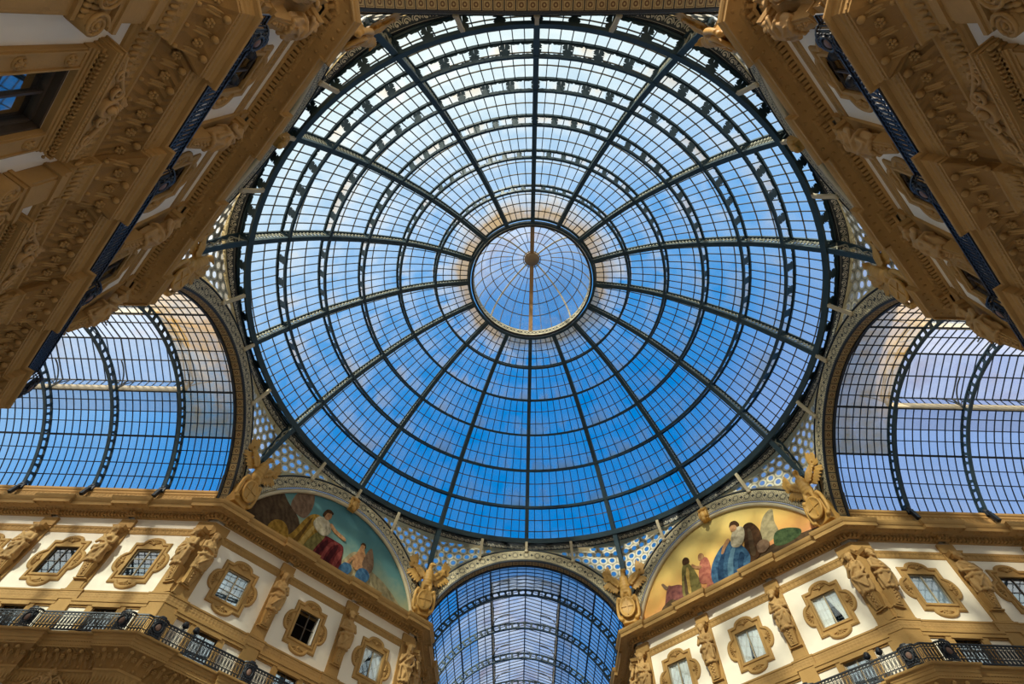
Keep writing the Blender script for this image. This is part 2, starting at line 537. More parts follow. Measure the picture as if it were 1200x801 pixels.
co.build('collar', co_m, lan)
LC = [(4.7, .72), (4.55, 1.6), (4.2, 2.6), (3.55, 3.6), (2.7, 4.4), (1.7, 4.95), (.75, 5.25), (.3, 5.3)]
g = MB(); g.lathe([(r+.03, z+.02) for r, z in LC], n=64); g.build('cap_glazing', lantern_glass, lan)
bars = MB(); heavy = MB()
for k in range(32):
    a = 2*PI*k/32
    L = LC if k % 2 == 0 else LC[:-2]
    (heavy if k % 8 == 4 else bars).bar([rz(r, z, a) for r, z in L], .12 if k % 8 == 4 else .05, .07, up=tuple(rz(1, .5, a)))
for r, z in LC[2:-1]:
    bars.bar([rz(r, z, 2*PI*k/48) for k in range(48)], .06, .06, up=(0, 0, 1), closed=True)
bars.build('cap_bars', simple('brown_grey_bars', S(104, 94, 78), .6), lan); heavy.build('cap_rib', cream_iron, lan)
fin = MB(); fin.lathe([(0, 4.95), (.35, 5.0), (.62, 5.15), (.68, 5.35), (.4, 5.5), (0, 5.55)], n=24)
fin.build('boss', simple('rusty_boss', S(130, 104, 74), .7), lan)
wk = MB()
wk.bar([rz(r-.08, z-.1, PI) for r, z in LC], .34, .05, up=(0, 0, 1)); wk.bar([rz(r-.08, z-.1, 0) for r, z in LC], .34, .05, up=(0, 0, 1))
wk.build('walkway', simple('rusty_walkway', S(150, 112, 66), .75), lan)

# ------------------------------------------------------------------ arches, spandrels, brackets
def arc_pts(R, z0, n, zc=ZC):
    a0 = math.asin((z0-zc)/R)
    return [(R*cos(a0+(PI-2*a0)*k/n), zc+R*sin(a0+(PI-2*a0)*k/n), R*(PI-2*a0)*k/n) for k in range(n+1)]
RB2 = 8.45
def arch_parts(is_open):
    N = 64
    band_ = MB(); d0 = AP-.10
    inn = arc_pts(7.52, 25.7, N); out = arc_pts(RB2, 25.95, N)
    L = out[-1][2]
    rows = []; uvs = []
    for f in (0, 1):
        src = inn if f == 0 else out
        rows.append([(p[0], d0, p[1]) for p in src]); uvs.append([(out[k][2]-L/2+.46, f*.95) for k in range(N+1)])
    band_.grid(rows, 0, uvs)
    # outer lip and return to the wall
    lip = MB()
    lip.grid([[(p[0], d0-.05, p[1]) for p in arc_pts(R, 25.95, N)] for R in (RB2-.06, RB2+.02)], 0)
    lip.grid([[(p[0], d, p[1]) for p in arc_pts(RB2+.02, 25.95, N)] for d in (d0-.05, AP+.75)], 0)
    lip.grid([[(p[0], d, p[1]) for p in arc_pts(RB2-.06, 25.95, N)] for d in (d0, d0-.05)], 0)
    res = [('archivolt_band', band_.mesh('archivolt_band', [rosette_band])), ('outer_lip', lip.mesh('outer_lip', [dark_iron]))]
    D1 = AP+.75
    if is_open:
        so = MB(); sp = arc_pts(7.5, 24.3, N)
        so.grid([[(p[0], d, p[1]) for p in sp] for d in (d0+.1, d0+.6)], 0, [[(p[2], v) for p in sp] for v in (0, .5)])
        res.append(('soffit', so.mesh('soffit', [coffer_m])))
        rm_ = MB()
        for R, dd, w in ((7.5, d0+.04, .1), (7.5, d0+.68, .16)):
            pts = [(p[0], dd, p[1]) for p in arc_pts(R, 24.3, N)]
            rm_.bar(pts, .1, w, up=(0, 1, 0))
        res.append(('rim', rm_.mesh('rim', [dark_iron])))
    else:
        so = MB(); sp = arc_pts(7.5, 24.1, N)
        so.grid([[(p[0], d, p[1]) for p in sp] for d in (d0, AP+.3)], 0)
        so.tube([(p[0], AP+.02, p[1]) for p in arc_pts(7.36, 24.1, N)], .13, 8)
        res.append(('cream_moulding', so.mesh('cream_moulding', [cream_iron])))
    # springer blocks: between the clear arch and the corner
    bl = MB()
    for sx in (1, -1):
        zz = [24.0+.1*k for k in range(20)]
        prof = [(sqrt(7.52**2-(z-ZC)**2), z) for z in zz]+[(HW, 25.9), (HW, 24.0)]
        poly = [(sx*x, z) for x, z in prof]
        if sx > 0: poly = poly[::-1]
        bl.prism(poly, d0+.02, D1)
    res.append(('springer', bl.mesh('springer', [grey_stone])))
    return res
AO, AL = arch_parts(True), arch_parts(False)
def bracket_mesh(s):
    mb = MB(); z1 = ZC+sqrt(RB2**2-s*s)
    a = math.atan2(s, AP)
    p0 = rz(17.66, 31.02, a); p3 = Vector((s, AP-.14, z1-.1)); 
    mid = (p0+p3)/2; mid += Vector((0, -.06, -.06))
    mb.bar([p0, p0*.6+mid*.4+Vector((0, -.05, 0)), mid, mid*.4+p3*.6, p3], .2, .16, up=tuple(rz(1, .6, a)))
    mb.ball(p3+Vector((0, -.02, -.05)), (.16, .12, .14), n=8, m=6)
    return mb.mesh('bracket', [cream_iron])
BK = [bracket_mesh(AP*math.tan(rad(x))) for x in (-11.25, 0, 11.25)]
key = MB()
key.prism([(-.28, 29.15), (.28, 29.15), (.34, 30.1), (-.34, 30.1)], AP-.34, AP+.1)
key.ball((0, AP-.4, 29.45), (.26, .2, .34)); key.ball((0, AP-.45, 29.05), (.16, .16, .18)); key.ball((0, AP-.36, 29.95), (.3, .14, .14))
for sx in (-1, 1): key.ball((sx*.27, AP-.36, 29.5), (.1, .14, .3))
KEY = key.mesh('keystone', [gold_stone])
where = {0: 'facing the viewer at bottom centre', 90: 'on the right side over the east arm', 180: 'along the top edge of the view',
         270: 'on the left side over the west arm', 315: 'framing the teal painting at lower left', 45: 'framing the golden painting at lower right',
         135: 'above the dark facade at upper right', 225: 'above the dark facade at upper left'}
for az in range(0, 360, 45):
    op = az % 90 == 0
    t = thing('rosette_arch', ('open ' if op else 'blind ')+'rosette-banded arch '+where[az], 'arch', 'rosette banded arches under the dome')
    place(t, az)
    for nm, me in (AO if op else AL): part(nm, me, t)
    for me in BK: part('bracket', me, t)
    if not op: part('keystone', KEY, t, 'gilded scrolled keystone')

def sp_curve(w, a):
    """the curves that close the gap between arch and dome curb, w = 0 at mid side, 1 at the corner"""
    e = w*w*(3-2*w)
    c0 = rz(18.4, 31.56, a)
    r1 = 18.16+.40*e; c1 = rz(r1, 31.06+.44*e, a)
    r2 = 18.07+.98*e; c2 = rz(r2, 30.56+.84*e, a)
    return c0, c1, c2
def spandrel(sg):
    pan, lac, scr, dk = MB(), MB(), MB(), MB()
    N = 28; rows = []; top = []; a_ = []
    for k in range(N+1):
        w = k/N; a = sg*rad(22.5)*w
        c0, c1, c2 = sp_curve(w, a)
        s = AP*math.tan(a); s = sg*min(abs(s), HW)
        zz = ZC+sqrt(max(RB2**2-s*s, 0))
        if abs(s) > 7.44: zz = 25.9
        c3 = Vector((s, AP+.02, zz))
        top.append((c0, c1, c2, c3)); a_.append(a*18.6)
    F = [0, .12, .25, .4, .55, .7, .85, 1]
    def L(c, f): return c[2].lerp(c[3], f)
    for k in range(N):
        A, B = top[k], top[k+1]
        for i in range(len(F)-1):
            q = [L(A, F[i]), L(B, F[i]), L(B, F[i+1]), L(A, F[i+1])]
            if sg < 0: q = q[::-1]
            mid = sum(q, Vector())/4; dist = (mid-L(A, 0).lerp(L(B, 0), .5)).length
            tot = (L(A, 1)-L(A, 0)).length
            core = dist > .42 and tot-dist > .22
            (pan if core else lac).face(q, 0, [(p.x, p.z) for p in q])
        for mb, i0, i1, h in ((scr, 1, 2, .45), (dk, 0, 1, .3)):
            q = [A[i0], B[i0], B[i1], A[i1]]; u = [(a_[k], 0), (a_[k+1], 0), (a_[k+1], h), (a_[k], h)]
            if sg < 0: q = q[::-1]; u = u[::-1]
            mb.face(q, 0, u)
    ln = MB(); ln.bar([c[2]-Vector((0, 0, .02)) for c in top], .06, .06); ln.bar([c[1] for c in top], .05, .05)
    return [('pierced_panel', pan.mesh('pierced_panel', [pierced_m])), ('floral_border', lac.mesh('floral_border', [floral_m])),
            ('scroll_frieze', scr.mesh('scroll_frieze', [scroll_m])), ('dark_fillet', dk.mesh('dark_fillet', [dark_iron])), ('rod', ln.mesh('rod', [dark_iron]))]
SPN = {1: spandrel(1), -1: spandrel(-1)}
end_word = {0: ('left', 'right'), 45: ('lower', 'upper'), 90: ('lower', 'upper'), 135: ('lower', 'upper'), 180: ('right', 'left'), 225: ('upper', 'lower'), 270: ('upper', 'lower'), 315: ('upper', 'lower')}
side_word = {0: 'bottom centre', 45: 'lower right', 90: 'right', 135: 'upper right', 180: 'top', 225: 'upper left', 270: 'left', 315: 'lower left'}
for az in range(0, 360, 45):
    for sg in (1, -1):
        t = thing('spandrel_screen', 'pierced lattice spandrel at the %s end of the %s arch' % (end_word[az][sg > 0], side_word[az]), 'spandrel', 'pierced spandrels between arches and dome')
        place(t, az)
        for nm, me in SPN[sg]: part(nm, me, t)

# ------------------------------------------------------------------ barrel vaults of the three arms in view
TR0, TRS, NT = 22.2, 4.42, 7
def vault_meshes():
    R1, R2 = 7.5, 7.98
    a0, a1 = 22, 158; N = 40
    tr = MB()
    def P(R, deg, y): return Vector((R*cos(rad(deg)), y, ZC+R*sin(rad(deg))))
    degs = [a0+(a1-a0)*k/N for k in range(N+1)]
    radial = [tuple((cos(rad(d)), 0, sin(rad(d)))) for d in degs]
    tr.bar([P(R1, d, 0) for d in degs], .2, .08, ups=radial)
    tr.bar([P(R2, d, 0) for d in degs], .14, .08, ups=radial)
    for k in range(0, 34):
        d0 = a0+(a1-a0)*k/34; d1 = a0+(a1-a0)*(k+1)/34
        dm = d0
        w = .62
        for yy in (-.04, .04):
            q = [P(R1, dm-w, yy), P(R1, dm+w, yy), P(R2, dm+w*.9, yy), P(R2, dm-w*.9, yy)]
            tr.face(q)
            # rounded haunches of the oval openings
            for sgn in (1, -1):
                tr.face([P(R1, dm+sgn*w, yy), P(R1, dm+sgn*(w+.55), yy), P(R1+.15, dm+sgn*w, yy)])
                tr.face([P(R2, dm+sgn*w, yy), P(R2, dm+sgn*(w+.55), yy), P(R2-.15, dm+sgn*w, yy)])
    fts = []
    for sx in (1, -1):
        ft = MB(); fts.append(ft)
        ft.bar([(sx*6.98, 0, 24.98), (sx*6.72, 0, 24.75), (sx*6.62, 0, 24.2)], .2, .2, up=(0, 1, 0))
        ft.box(sx*6.98-.22, sx*6.98+.22, -.2, .2, 24.75, 25.05)
        ft.ball((sx*6.9, 0, 25.1), .2, n=8, m=6)
    # glazing of one bay
    def glaz(b0, b1, y0, y1, n=8, lim=31, lo=20):
        g, b = MB(), MB(); R = 8.03
        dd = [b0+(b1-b0)*k/20 for k in range(21)]
        g.grid([[P(R, d, y) for d in dd] for y in (y0, y1)], 0, smooth=True, flip=True, matf=lambda i, j: 1 if abs((dd[j]+dd[j+1])/2-90) < lim and abs((dd[j]+dd[j+1])/2-90) > lo else 0)
        for k in range(1, n):
            y = y0+(y1-y0)*k/n
            b.bar([P(R-.03, d, y) for d in dd], .045, .05, ups=[(cos(rad(d)), 0, sin(rad(d))) for d in dd])
        return g, b
    def purl(b, degs_, y0, y1, w):
        for d in degs_: b.bar([P(8.0, d, y0), P(8.0, d, y1)], w, .06, up=(cos(rad(d)), 0, sin(rad(d))))
    out = {}
    g1, b1 = glaz(21, 70, 0, TRS, 9); purl(b1, [24.5, 30.5, 36.6, 42.6, 55, 60, 65], 0, TRS, .055)
    g2, b2 = glaz(110, 159, 0, TRS, 9); purl(b2, [180-x for x in (24.5, 30.5, 36.6, 42.6, 55, 60, 65)], 0, TRS, .055)
    for mb, sgn in ((b1, 0), (b2, 1)):
        for d, w in ((48.7, .13), (69.6, .16)): purl(mb, [180-d if sgn else d], 0, TRS, w)
    out['bay'] = [(g1.mesh('glazing_panel', [vault_glass, wired_shade_glass]), b1.mesh('glazing_bars', [dark_iron])), (g2.mesh('glazing_panel', [vault_glass, wired_shade_glass]), b2.mesh('glazing_bars', [dark_iron]))]
    y0 = AP+.68; Lf = TR0-y0
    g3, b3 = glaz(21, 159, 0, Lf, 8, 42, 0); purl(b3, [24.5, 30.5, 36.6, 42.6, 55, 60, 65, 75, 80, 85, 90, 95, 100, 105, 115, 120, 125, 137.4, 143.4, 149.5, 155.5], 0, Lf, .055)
    purl(b3, [48.7, 69.6, 110.4, 131.3], 0, Lf, .13)
    b3m = b3.mesh('glazing_bars', [dark_iron])
    out['first'] = (g3.mesh('glazing_panel', [vault_glass, grimy_glass]), b3m); out['first_shaded'] = (g3.mesh('glazing_panel', [vault_glass, wired_shade_glass]), b3m)
    # raised ridge hood: curbs, sloping glass, bars
    hb = MB(); hx = 2.78; hz = 29.52
    hb.box(hx-.06, hx+.1, 0, TRS, hz-.05, hz+.42); hb2 = MB(); hb2.box(-hx-.1, -hx+.06, 0, TRS, hz-.05, hz+.42)
    hg = MB(); hbar = MB(); rows = []
    prof = [(hx, hz+1.05), (hx*.5, hz+1.5), (0, hz+1.9), (-hx*.5, hz+1.5), (-hx, hz+1.05)]
    hg.grid([[(x, y, z) for x, z in prof] for y in (0, TRS)], 0, flip=True)
    for sx in (1, -1): hg.grid([[(sx*hx, y, z) for z in (hz+.42, hz+1.05)] for y in (0, TRS)], 0)
    for k in range(0, 9):
        y = TRS*k/9
        hbar.bar([(x, y, z-.04) for x, z in prof], .04, .06)
        for sx in (1, -1): hbar.bar([(sx*hx, y, hz+.42), (sx*hx, y, hz+1.05)], .04, .05, up=(1, 0, 0))
    for x, z, w in ((0, hz+1.86, .1), (hx*.5, hz+1.46, .06), (-hx*.5, hz+1.46, .06), (hx, hz+1.05, .08), (-hx, hz+1.05, .08)):
        hbar.bar([(x, 0, z), (x, TRS, z)], w, .07)
    fr = MB()   # portal frame over each truss with curved braces
    for sx in (1, -1):
        fr.bar([(sx*hx*.98, 0, hz-.1), (sx*hx*.98, 0, hz+1.05)], .07, .07, up=(1, 0, 0))
        cc = [(sx*(hx-1.5+1.5*cos(rad(q))), 0, hz-.05+1.25*sin(rad(q))) for q in range(0, 91, 10)]
        fr.bar(cc, .06, .06, up=(0, 1, 0))
        ca = [(sx*hx*.97, 1.3*(1-cos(rad(q))), hz+.0+1.0*sin(rad(q))) for q in range(0, 91, 15)]
        fr.bar(ca, .05, .05, up=(1, 0, 0)); fr.bar([(x, -y, z) for x, y, z in ca], .05, .05, up=(1, 0, 0))
        fr.bar([(sx*hx, 0, hz+1.02), (0, 0, hz+1.84)], .06, .06, up=(0, 1, 0))
    out.update(truss=tr.mesh('truss', [steel]), foot=[f_.mesh('truss_foot', [dark_iron]) for f_ in fts], curb=(hb.mesh('ridge_curb', [cream_iron]), hb2.mesh('ridge_curb', [cream_iron])),
               hood=hg.mesh('hood_glazing', [hood_glass]), hbars=hbar.mesh('hood_bars', [dark_iron]), frame=fr.mesh('hood_frame', [simple('tan_grey_frame', S(74, 74, 70), .6)]))
    return out
VM = vault_meshes()
for az, lb in ((0, 'glazed barrel vault of the arm at bottom centre'), (90, 'glazed barrel vault of the right-hand arm, pale lavender panes'), (270, 'glazed barrel vault of the left-hand arm with stained first bay')):
    t = thing('barrel_vault', lb, 'vault', 'glazed barrel vaults of the arms'); place(t, az)
    def put(nm, me, y, par=None):
        o = part(nm, me, par or t); o.location = (0, y, 0) if par is None else (0, 0, 0); return o
    fk = 'first' if az else 'first_shaded'  # bottom arm: grey dirt plus shade of dome and gable put into the glass
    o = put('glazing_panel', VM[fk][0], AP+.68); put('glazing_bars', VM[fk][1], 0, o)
    for k in range(NT):
        y = TR0+TRS*k
        o = put('truss', VM['truss'], y); [put('truss_foot', f_, 0, o) for f_ in VM['foot']]; put('hood_frame', VM['frame'], 0, o)
        if k == NT-1: continue
        for g, b in VM['bay']:
            o = put('glazing_panel', g, y); put('glazing_bars', b, 0, o)
        for me in VM['curb']: put('ridge_curb', me, y)
        o = put('hood_glazing', VM['hood'], y); put('hood_bars', VM['hbars'], 0, o)
YEND = TR0+TRS*(NT-1)
# ------------------------------------------------------------------ walls
YE = 50.0
BAYS = (-4.83, 0.0, 4.83)
PIL = (-2.43, 2.43)
ARM_P = [23.1+4.65*k for k in range(6)]
ARM_W = [20.72+4.65*k for k in range(6)]
def holes_diag(low): 
    h = []
    for c in BAYS:
        h += [(c-.7, c+.7, 19.45, 21.12), (c-.62, c+.62, 15.9, 17.68)]
        if low: h.append((c-.8, c+.8, 8.6, 12.85))
    return h
def holes_arm(sg, n):
    h = []
    for c in ARM_W[:n]:
        for w, z0, z1 in ((.7, 19.45, 21.12), (.62, 15.9, 17.68)):
            h.append((sg*c-w, sg*c+w, z0, z1))
    return h
def wall_mesh(s0, s1, z0, z1, d, holes, pil, low_pil=True, th=.6):
    mb = MB()
    xs = sorted({s0, s1, *[h[0] for h in holes], *[h[1] for h in holes]}); zs = sorted({z0, z1, *[h[2] for h in holes], *[h[3] for h in holes]})
    for i in range(len(xs)-1):
        for j in range(len(zs)-1):
            cx, cz = (xs[i]+xs[i+1])/2, (zs[j]+zs[j+1])/2
            if any(h[0] < cx < h[1] and h[2] < cz < h[3] for h in holes): continue
            mb.face([(xs[i], d, zs[j]), (xs[i+1], d, zs[j]), (xs[i+1], d, zs[j+1]), (xs[i], d, zs[j+1])])
    for a, b, c, e in holes:
        y0, y1 = d, d+.45
        mb.face([(a, y0, c), (a, y0, e), (a, y1, e), (a, y1, c)], 1); mb.face([(b, y0, e), (b, y0, c), (b, y1, c), (b, y1, e)], 1)
        mb.face([(a, y0, e), (b, y0, e), (b, y1, e), (a, y1, e)], 1); mb.face([(b, y0, c), (a, y0, c), (a, y1, c), (b, y1, c)], 1)
        # the dark room behind
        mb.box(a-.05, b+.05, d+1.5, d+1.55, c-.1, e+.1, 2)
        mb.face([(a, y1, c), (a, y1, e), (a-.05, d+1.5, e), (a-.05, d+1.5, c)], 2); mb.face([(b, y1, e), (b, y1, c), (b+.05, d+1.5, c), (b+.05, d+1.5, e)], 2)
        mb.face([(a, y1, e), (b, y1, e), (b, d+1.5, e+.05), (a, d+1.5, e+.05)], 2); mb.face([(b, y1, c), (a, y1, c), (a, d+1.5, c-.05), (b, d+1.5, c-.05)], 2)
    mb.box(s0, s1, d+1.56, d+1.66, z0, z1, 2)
    mb.face([(s0, d, z0), (s0, d, z1), (s0, d+1.6, z1), (s0, d+1.6, z0)]); mb.face([(s1, d, z1), (s1, d, z0), (s1, d+1.6, z0), (s1, d+1.6, z1)])
    mb.face([(s0, d, z1), (s1, d, z1), (s1, d+1.6, z1), (s0, d+1.6, z1)])
    return mb.mesh('wall', [plaster, stone, room_dark])
def pilaster_mesh(a, b):
    """strip between s = a and b of a wall, every storey of it"""
    mb = MB()
    mb.box(a, b, -.1, .02, 18.5, 23.02); mb.box(a-.02, b+.02, -.12, .02, 18.5, 18.6)
    mb.box(a-.02, b+.02, -.12, .02, 15.8, 17.99)
    mb.box(a-.02, b+.02, -.16, 0, 22.45, 23.03)
    return mb
def low_pilaster(a, b):
    mb = MB(); Z = 11.72
    mb.box(a, b, -.24, .02, 0, Z+.05); mb.box(a+.1, b-.1, -.27, -.2, 8.3, Z-.2)
    for x in (a+.05, b-.11): mb.box(x, x+.06, -.27, -.2, 8.3, Z-.2)
    w = b-a
    # ionic capital: neck bead, echinus of eggs, two volutes, abacus, tall block above
    mb.box(a-.04, b+.04, -.3, .02, Z-.02, Z+.08); mb.box(a-.02, b+.02, -.36, .02, Z+.4, Z+.72)
    mb.box(a-.12, b+.12, -.44, .02, Z+.72, Z+.82); mb.box(a-.16, b+.16, -.48, .02, Z+.82, Z+.92)
    mb.box(a-.04, b+.04, -.34, .02, Z+.92, 13.94); mb.box(a+.04, b-.04, -.37, -.3, Z+1.1, 13.8)
    mb.box(a-.1, b+.1, -.42, .02, 13.5, 13.58); mb.box(a-.07, b+.07, -.39, .02, 13.58, 13.66)
    for k in range(6): mb.ball((a+w*(k+.5)/6, -.36, Z+.5), (.05, .06, .1), n=8, m=5)
    for k in range(5):
        for q in range(2): mb.ball((a+w*(k+.5)/5, -.3-.03*q, Z+.2+.13*q), (.06, .05, .1), n=8, m=5)
    for x, sg in ((a-.02, 1), (b+.02, -1)):
        pts = []
        for i in range(37):
            t = i/36*PI*4.6; r = .27-.24*i/36
            pts.append((x+r*sin(t)*sg, -.42, Z+.42+r*cos(t)))
        mb.tube(pts, [.042-.02*i/36 for i in range(37)], 6)
        mb.lathe([(0, -.01), (.25, -.01), (.25, .36), (0, .36)], (x, -.41, Z+.42), 18, M=Matrix.Rotation(-PI/2, 4, 'X'))
        mb.ball((x, -.43, Z+.42), .05, n=8, m=6)
        for k in range(8):
            al = 2*PI*k/8; mb.ball((x+.16*cos(al), -.42, Z+.42+.16*sin(al)), .028, n=6, m=4)
    return mb
def trimmings(mb, cs, z):
    """posts, lintel and sill around the balcony doors"""
    for c in cs:
        for sx in (-1, 1):
            x = c+sx*.8; mb.box(x-.17, x+.17, -.1, .02, 15.85, 17.8)
        mb.box(c-1.95, c+1.95, -.14, .02, 17.7, 17.86); mb.box(c-1.95, c+1.95, -.18, .02, 17.86, 17.99)
        mb.box(c-.72, c+.72, -.16, .02, 17.6, 17.72)
        mb.box(c-1.94, c-1.0, -.06, .02, 17.62, 17.7); mb.box(c+1.0, c+1.94, -.06, .02, 17.62, 17.7)
TOP = 24.4
DPL = [(-HW-.05, -6.97), (-2.8, -2.06), (2.06, 2.8), (6.97, HW+.05)]
def make_wall(name, az, d, s0, s1, holes, pils, lows, bays, zt=TOP):
    w = link(name, wall_mesh(s0, s1, 0, zt, d, holes, pils)); tag(w, kind='structure'); place(w, az)
    for a, b in pils:
        o = pilaster_mesh(a, b).build('pilaster', stone, w); o.location = (0, d, 0)
    for a, b in lows:
        o = low_pilaster(a, b).build('pilaster', stone, w); o.location = (0, d, 0)
    if bays:
        mb = MB(); trimmings(mb, bays, 0); o = mb.build('door_casing', stone, w); o.location = (0, d, 0)
    return w
DP = [(-HW-.05, -6.6), (-2.85, -2.01), (2.01, 2.85), (6.6, HW+.05)]
for az in (45, 135, 225, 315):
    low = az in (135, 225)
    make_wall('wall_'+FN[az], az, AP, -HW, HW, holes_diag(low), DP, DPL, BAYS)
arm_walls = [(0, 1, 3, 'east_arm_north'), (0, -1, 3, 'west_arm_north'), (270, 1, 3, 'north_arm_west'), (90, -1, 3, 'north_arm_east'),
             (180, -1, 0, 'east_arm_south'), (180, 1, 0, 'west_arm_south'), (270, -1, 0, 'south_arm_west'), (90, 1, 0, 'south_arm_east')]
for az, sg, n, nm in arm_walls:
    e = [sg*AP, sg*YE]; s0, s1 = min(e), max(e)
    pils = [tuple(sorted((sg*(AP-.05), sg*(AP+.9))))]
    if n: pils += [(sg*p-.42, sg*p+.42) for p in ARM_P[:n+1]]
    make_wall('wall_'+nm, az, HW, s0, s1, holes_arm(sg, n), pils, [], [sg*c for c in ARM_W[:n]], zt=24.9)
fl = MB(); fl.box(-62, 62, -62, 62, -.4, 0); tag(fl.build('floor', pave), kind='structure')

# ------------------------------------------------------------------ running trims (one quarter, turned four times)
def quarter_path(r, hw=.72, cw=1.18):
    """wall line of the north-east quarter from the far north arm to the far east arm, stepping forward by r over the pilasters"""
    V = [Vector((HW, YE)), Vector((HW, AP)), Vector((AP, HW)), Vector((YE, HW))]
    La = YE-AP; Ld = (V[2]-V[1]).length
    seg = [[], [], []]
    arm = [(p-AP-hw, p-AP+hw) for p in ARM_P]
    seg[0] = sorted([(La-b, La-a) for a, b in arm])+[(La-cw, La)]
    seg[1] = [(0, cw)]+[(Ld/2+c-hw, Ld/2+c+hw) for c in PIL]+[(Ld-cw, Ld)]
    seg[2] = [(0, cw)]+arm
    pts = []
    for i in range(3):
        A, B = V[i], V[i+1]; d = (B-A).normalized(); n = Vector((d.y, -d.x)); L = (B-A).length
        if i == 0: pts.append(A)
        for a, b in seg[i]:
            if a > 0: pts += [A+d*a, A+d*a+n*r]
            if b < L-1e-4: pts += [A+d*b+n*r, A+d*b]
            else:
                C = V[i+2]; d2 = (C-B).normalized(); n2 = Vector((d2.y, -d2.x))
                k = (n+n2)/(1+n.dot(n2)); pts.append(B+k*r)
        if i == 2: pts.append(B)
    out = [pts[0]]
    for p in pts[1:]:
        if (p-out[-1]).length > 1e-4: out.append(p)
    return out
def offset(path, p):
    out = []
    for i, q in enumerate(path):
        ns = []
        if i > 0:
            d = (q-path[i-1]).normalized(); ns.append(Vector((d.y, -d.x)))
        if i < len(path)-1:
            d = (path[i+1]-q).normalized(); ns.append(Vector((d.y, -d.x)))
        k = ns[0] if len(ns) == 1 else (ns[0]+ns[1])/(1+ns[0].dot(ns[1]))
        out.append(q+k*p)
    return out
def extrude(mb, path, prof, mats=None):
    offs = [offset(path, p) for p, z in prof]
    cum = [0]
    for a, b in zip(path, path[1:]): cum.append(cum[-1]+(b-a).length)
    vv = [0]
    for a, b in zip(prof, prof[1:]): vv.append(vv[-1]+sqrt((a[0]-b[0])**2+(a[1]-b[1])**2))
    for i in range(len(path)-1):
        for j in range(len(prof)-1):
            q = [(*offs[j][i], prof[j][1]), (*offs[j][i+1], prof[j][1]), (*offs[j+1][i+1], prof[j+1][1]), (*offs[j+1][i], prof[j+1][1])]
            h = vv[j+1]-vv[j]
            mb.face(q[::-1], mats[j] if mats else 0, [(cum[i], 0), (cum[i+1], 0), (cum[i+1], h), (cum[i], h)][::-1])
def walk(path, proj, sp, lim=None):
    P = offset(path, proj)
    for a, b in zip(P, P[1:]):
        L = (b-a).length
        if L < sp*1.2: continue
        n = max(1, round(L/sp)); d = (b-a)/L; nn = Vector((d.y, -d.x))
        for k in range(n):
            q = a+d*(L*(k+.5)/n)
            if lim and q.length > lim: continue
            yield q, d, nn
def frame(q, d, n, z):
    return Matrix(((d.x, n.x, 0, q.x), (d.y, n.y, 0, q.y), (0, 0, 1, z), (0, 0, 0, 1)))   # x along, y into the room
tn = [0]
def trims(mb, mats):
    me = mb.mesh('trim', mats)
    for k, q in enumerate(('northeast', 'southeast', 'southwest', 'northwest')):
        tn[0] += 1
        o = link('trim_%d' % tn[0], me); o.rotation_euler = (0, 0, -PI/2*k); tag(o, kind='structure')
P0, P1 = quarter_path(0.0), quarter_path(.22)
LIM = 40
mb = MB()      # main cornice
extrude(mb, quarter_path(.2, .18, .45), [(0, 23.18), (.06, 23.19), (.1, 23.22), (.1, 23.42), (.36, 23.45), (.42, 23.5), (.84, 23.5), (.84, 23.40), (.9, 23.40), (.9, 23.60), (.95, 23.64), (1.0, 23.74), (1.02, 23.86), (.62, 24.0), (.58, 24.18), (0, 24.3)],
        [0, 0, 0, 0, 1, 2, 0, 0, 0, 0, 0, 0, 0, 0, 0])
for q, d, n in walk(quarter_path(.2, .18, .45), .1, .2, LIM): mb.box(-.065, .065, 0, .2, 0, .17, 0, frame(q, d, n, 23.24))
for q, d, n in walk(quarter_path(.2, .18, .45), .32, .2, LIM): mb.ball((q.x, q.y, 23.46), (.06, .06, .045), 0, 6, 4)
for q, d, n in walk(quarter_path(.2, .18, .45), .65, .38, LIM):
    M = frame(q, d, n, 23.5); mb.ball(M @ Vector((0, 0, 0)), (.07, .07, .04), 0, 8, 4)
trims(mb, [stone, egg_stone, stone])
mb = MB()      # string course under the frieze
extrude(mb, P0, [(0, 22.1), (.03, 22.11), (.03, 22.17), (.045, 22.18), (.045, 22.42), (.06, 22.44), (.075, 22.56), (0, 22.6)], [0, 0, 0, 1, 0, 0, 0])
for q, d, n in walk(P0, .05, .13, LIM): mb.ball((q.x, q.y, 22.43), (.04, .03, .035), 0, 6, 4)
trims(mb, [stone, leaf_stone])
mb = MB()      # base band of the upper storey
extrude(mb, quarter_path(.06, .5, .95), [(0, 17.98), (.09, 18.0), (.09, 18.06), (.06, 18.08), (.06, 18.42), (.09, 18.44), (.1, 18.52), (0, 18.56)], [0, 0, 0, 1, 0, 0, 0])
trims(mb, [stone, scale_stone])
mb = MB()      # balcony slab with its carved cove
PB = quarter_path(.22, .38, .62)
extrude(mb, PB, [(0, 13.9), (.05, 13.92), (.08, 13.97), (.12, 14.0), (.24, 14.42), (.29, 14.45), (.29, 14.53), (.24, 14.56), (.46, 15.02), (.76, 15.24), (.76, 15.33), (.78, 15.33), (.78, 15.47), (.82, 15.5), (.82, 15.6), (.86, 15.64), (.88, 15.74), (.0, 15.76)],
        [0, 0, 0, 1, 0, 0, 0, 2, 2, 0, 0, 0, 1, 0, 0, 0, 0])
extrude(mb, PB, [(.6, 15.745), (.98, 15.745), (1.0, 15.77), (1.0, 15.84), (0, 15.86)])
for q, d, n in walk(PB, .16, .15, 30): mb.ball((q.x, q.y, 14.16), (.06, .06, .15), 0, 6, 5)
for q, d, n in walk(PB, .2, .15, 30): mb.ball((q.x+d.x*.075, q.y+d.y*.075, 14.34), (.03, .03, .06), 0, 5, 4)
i = 0
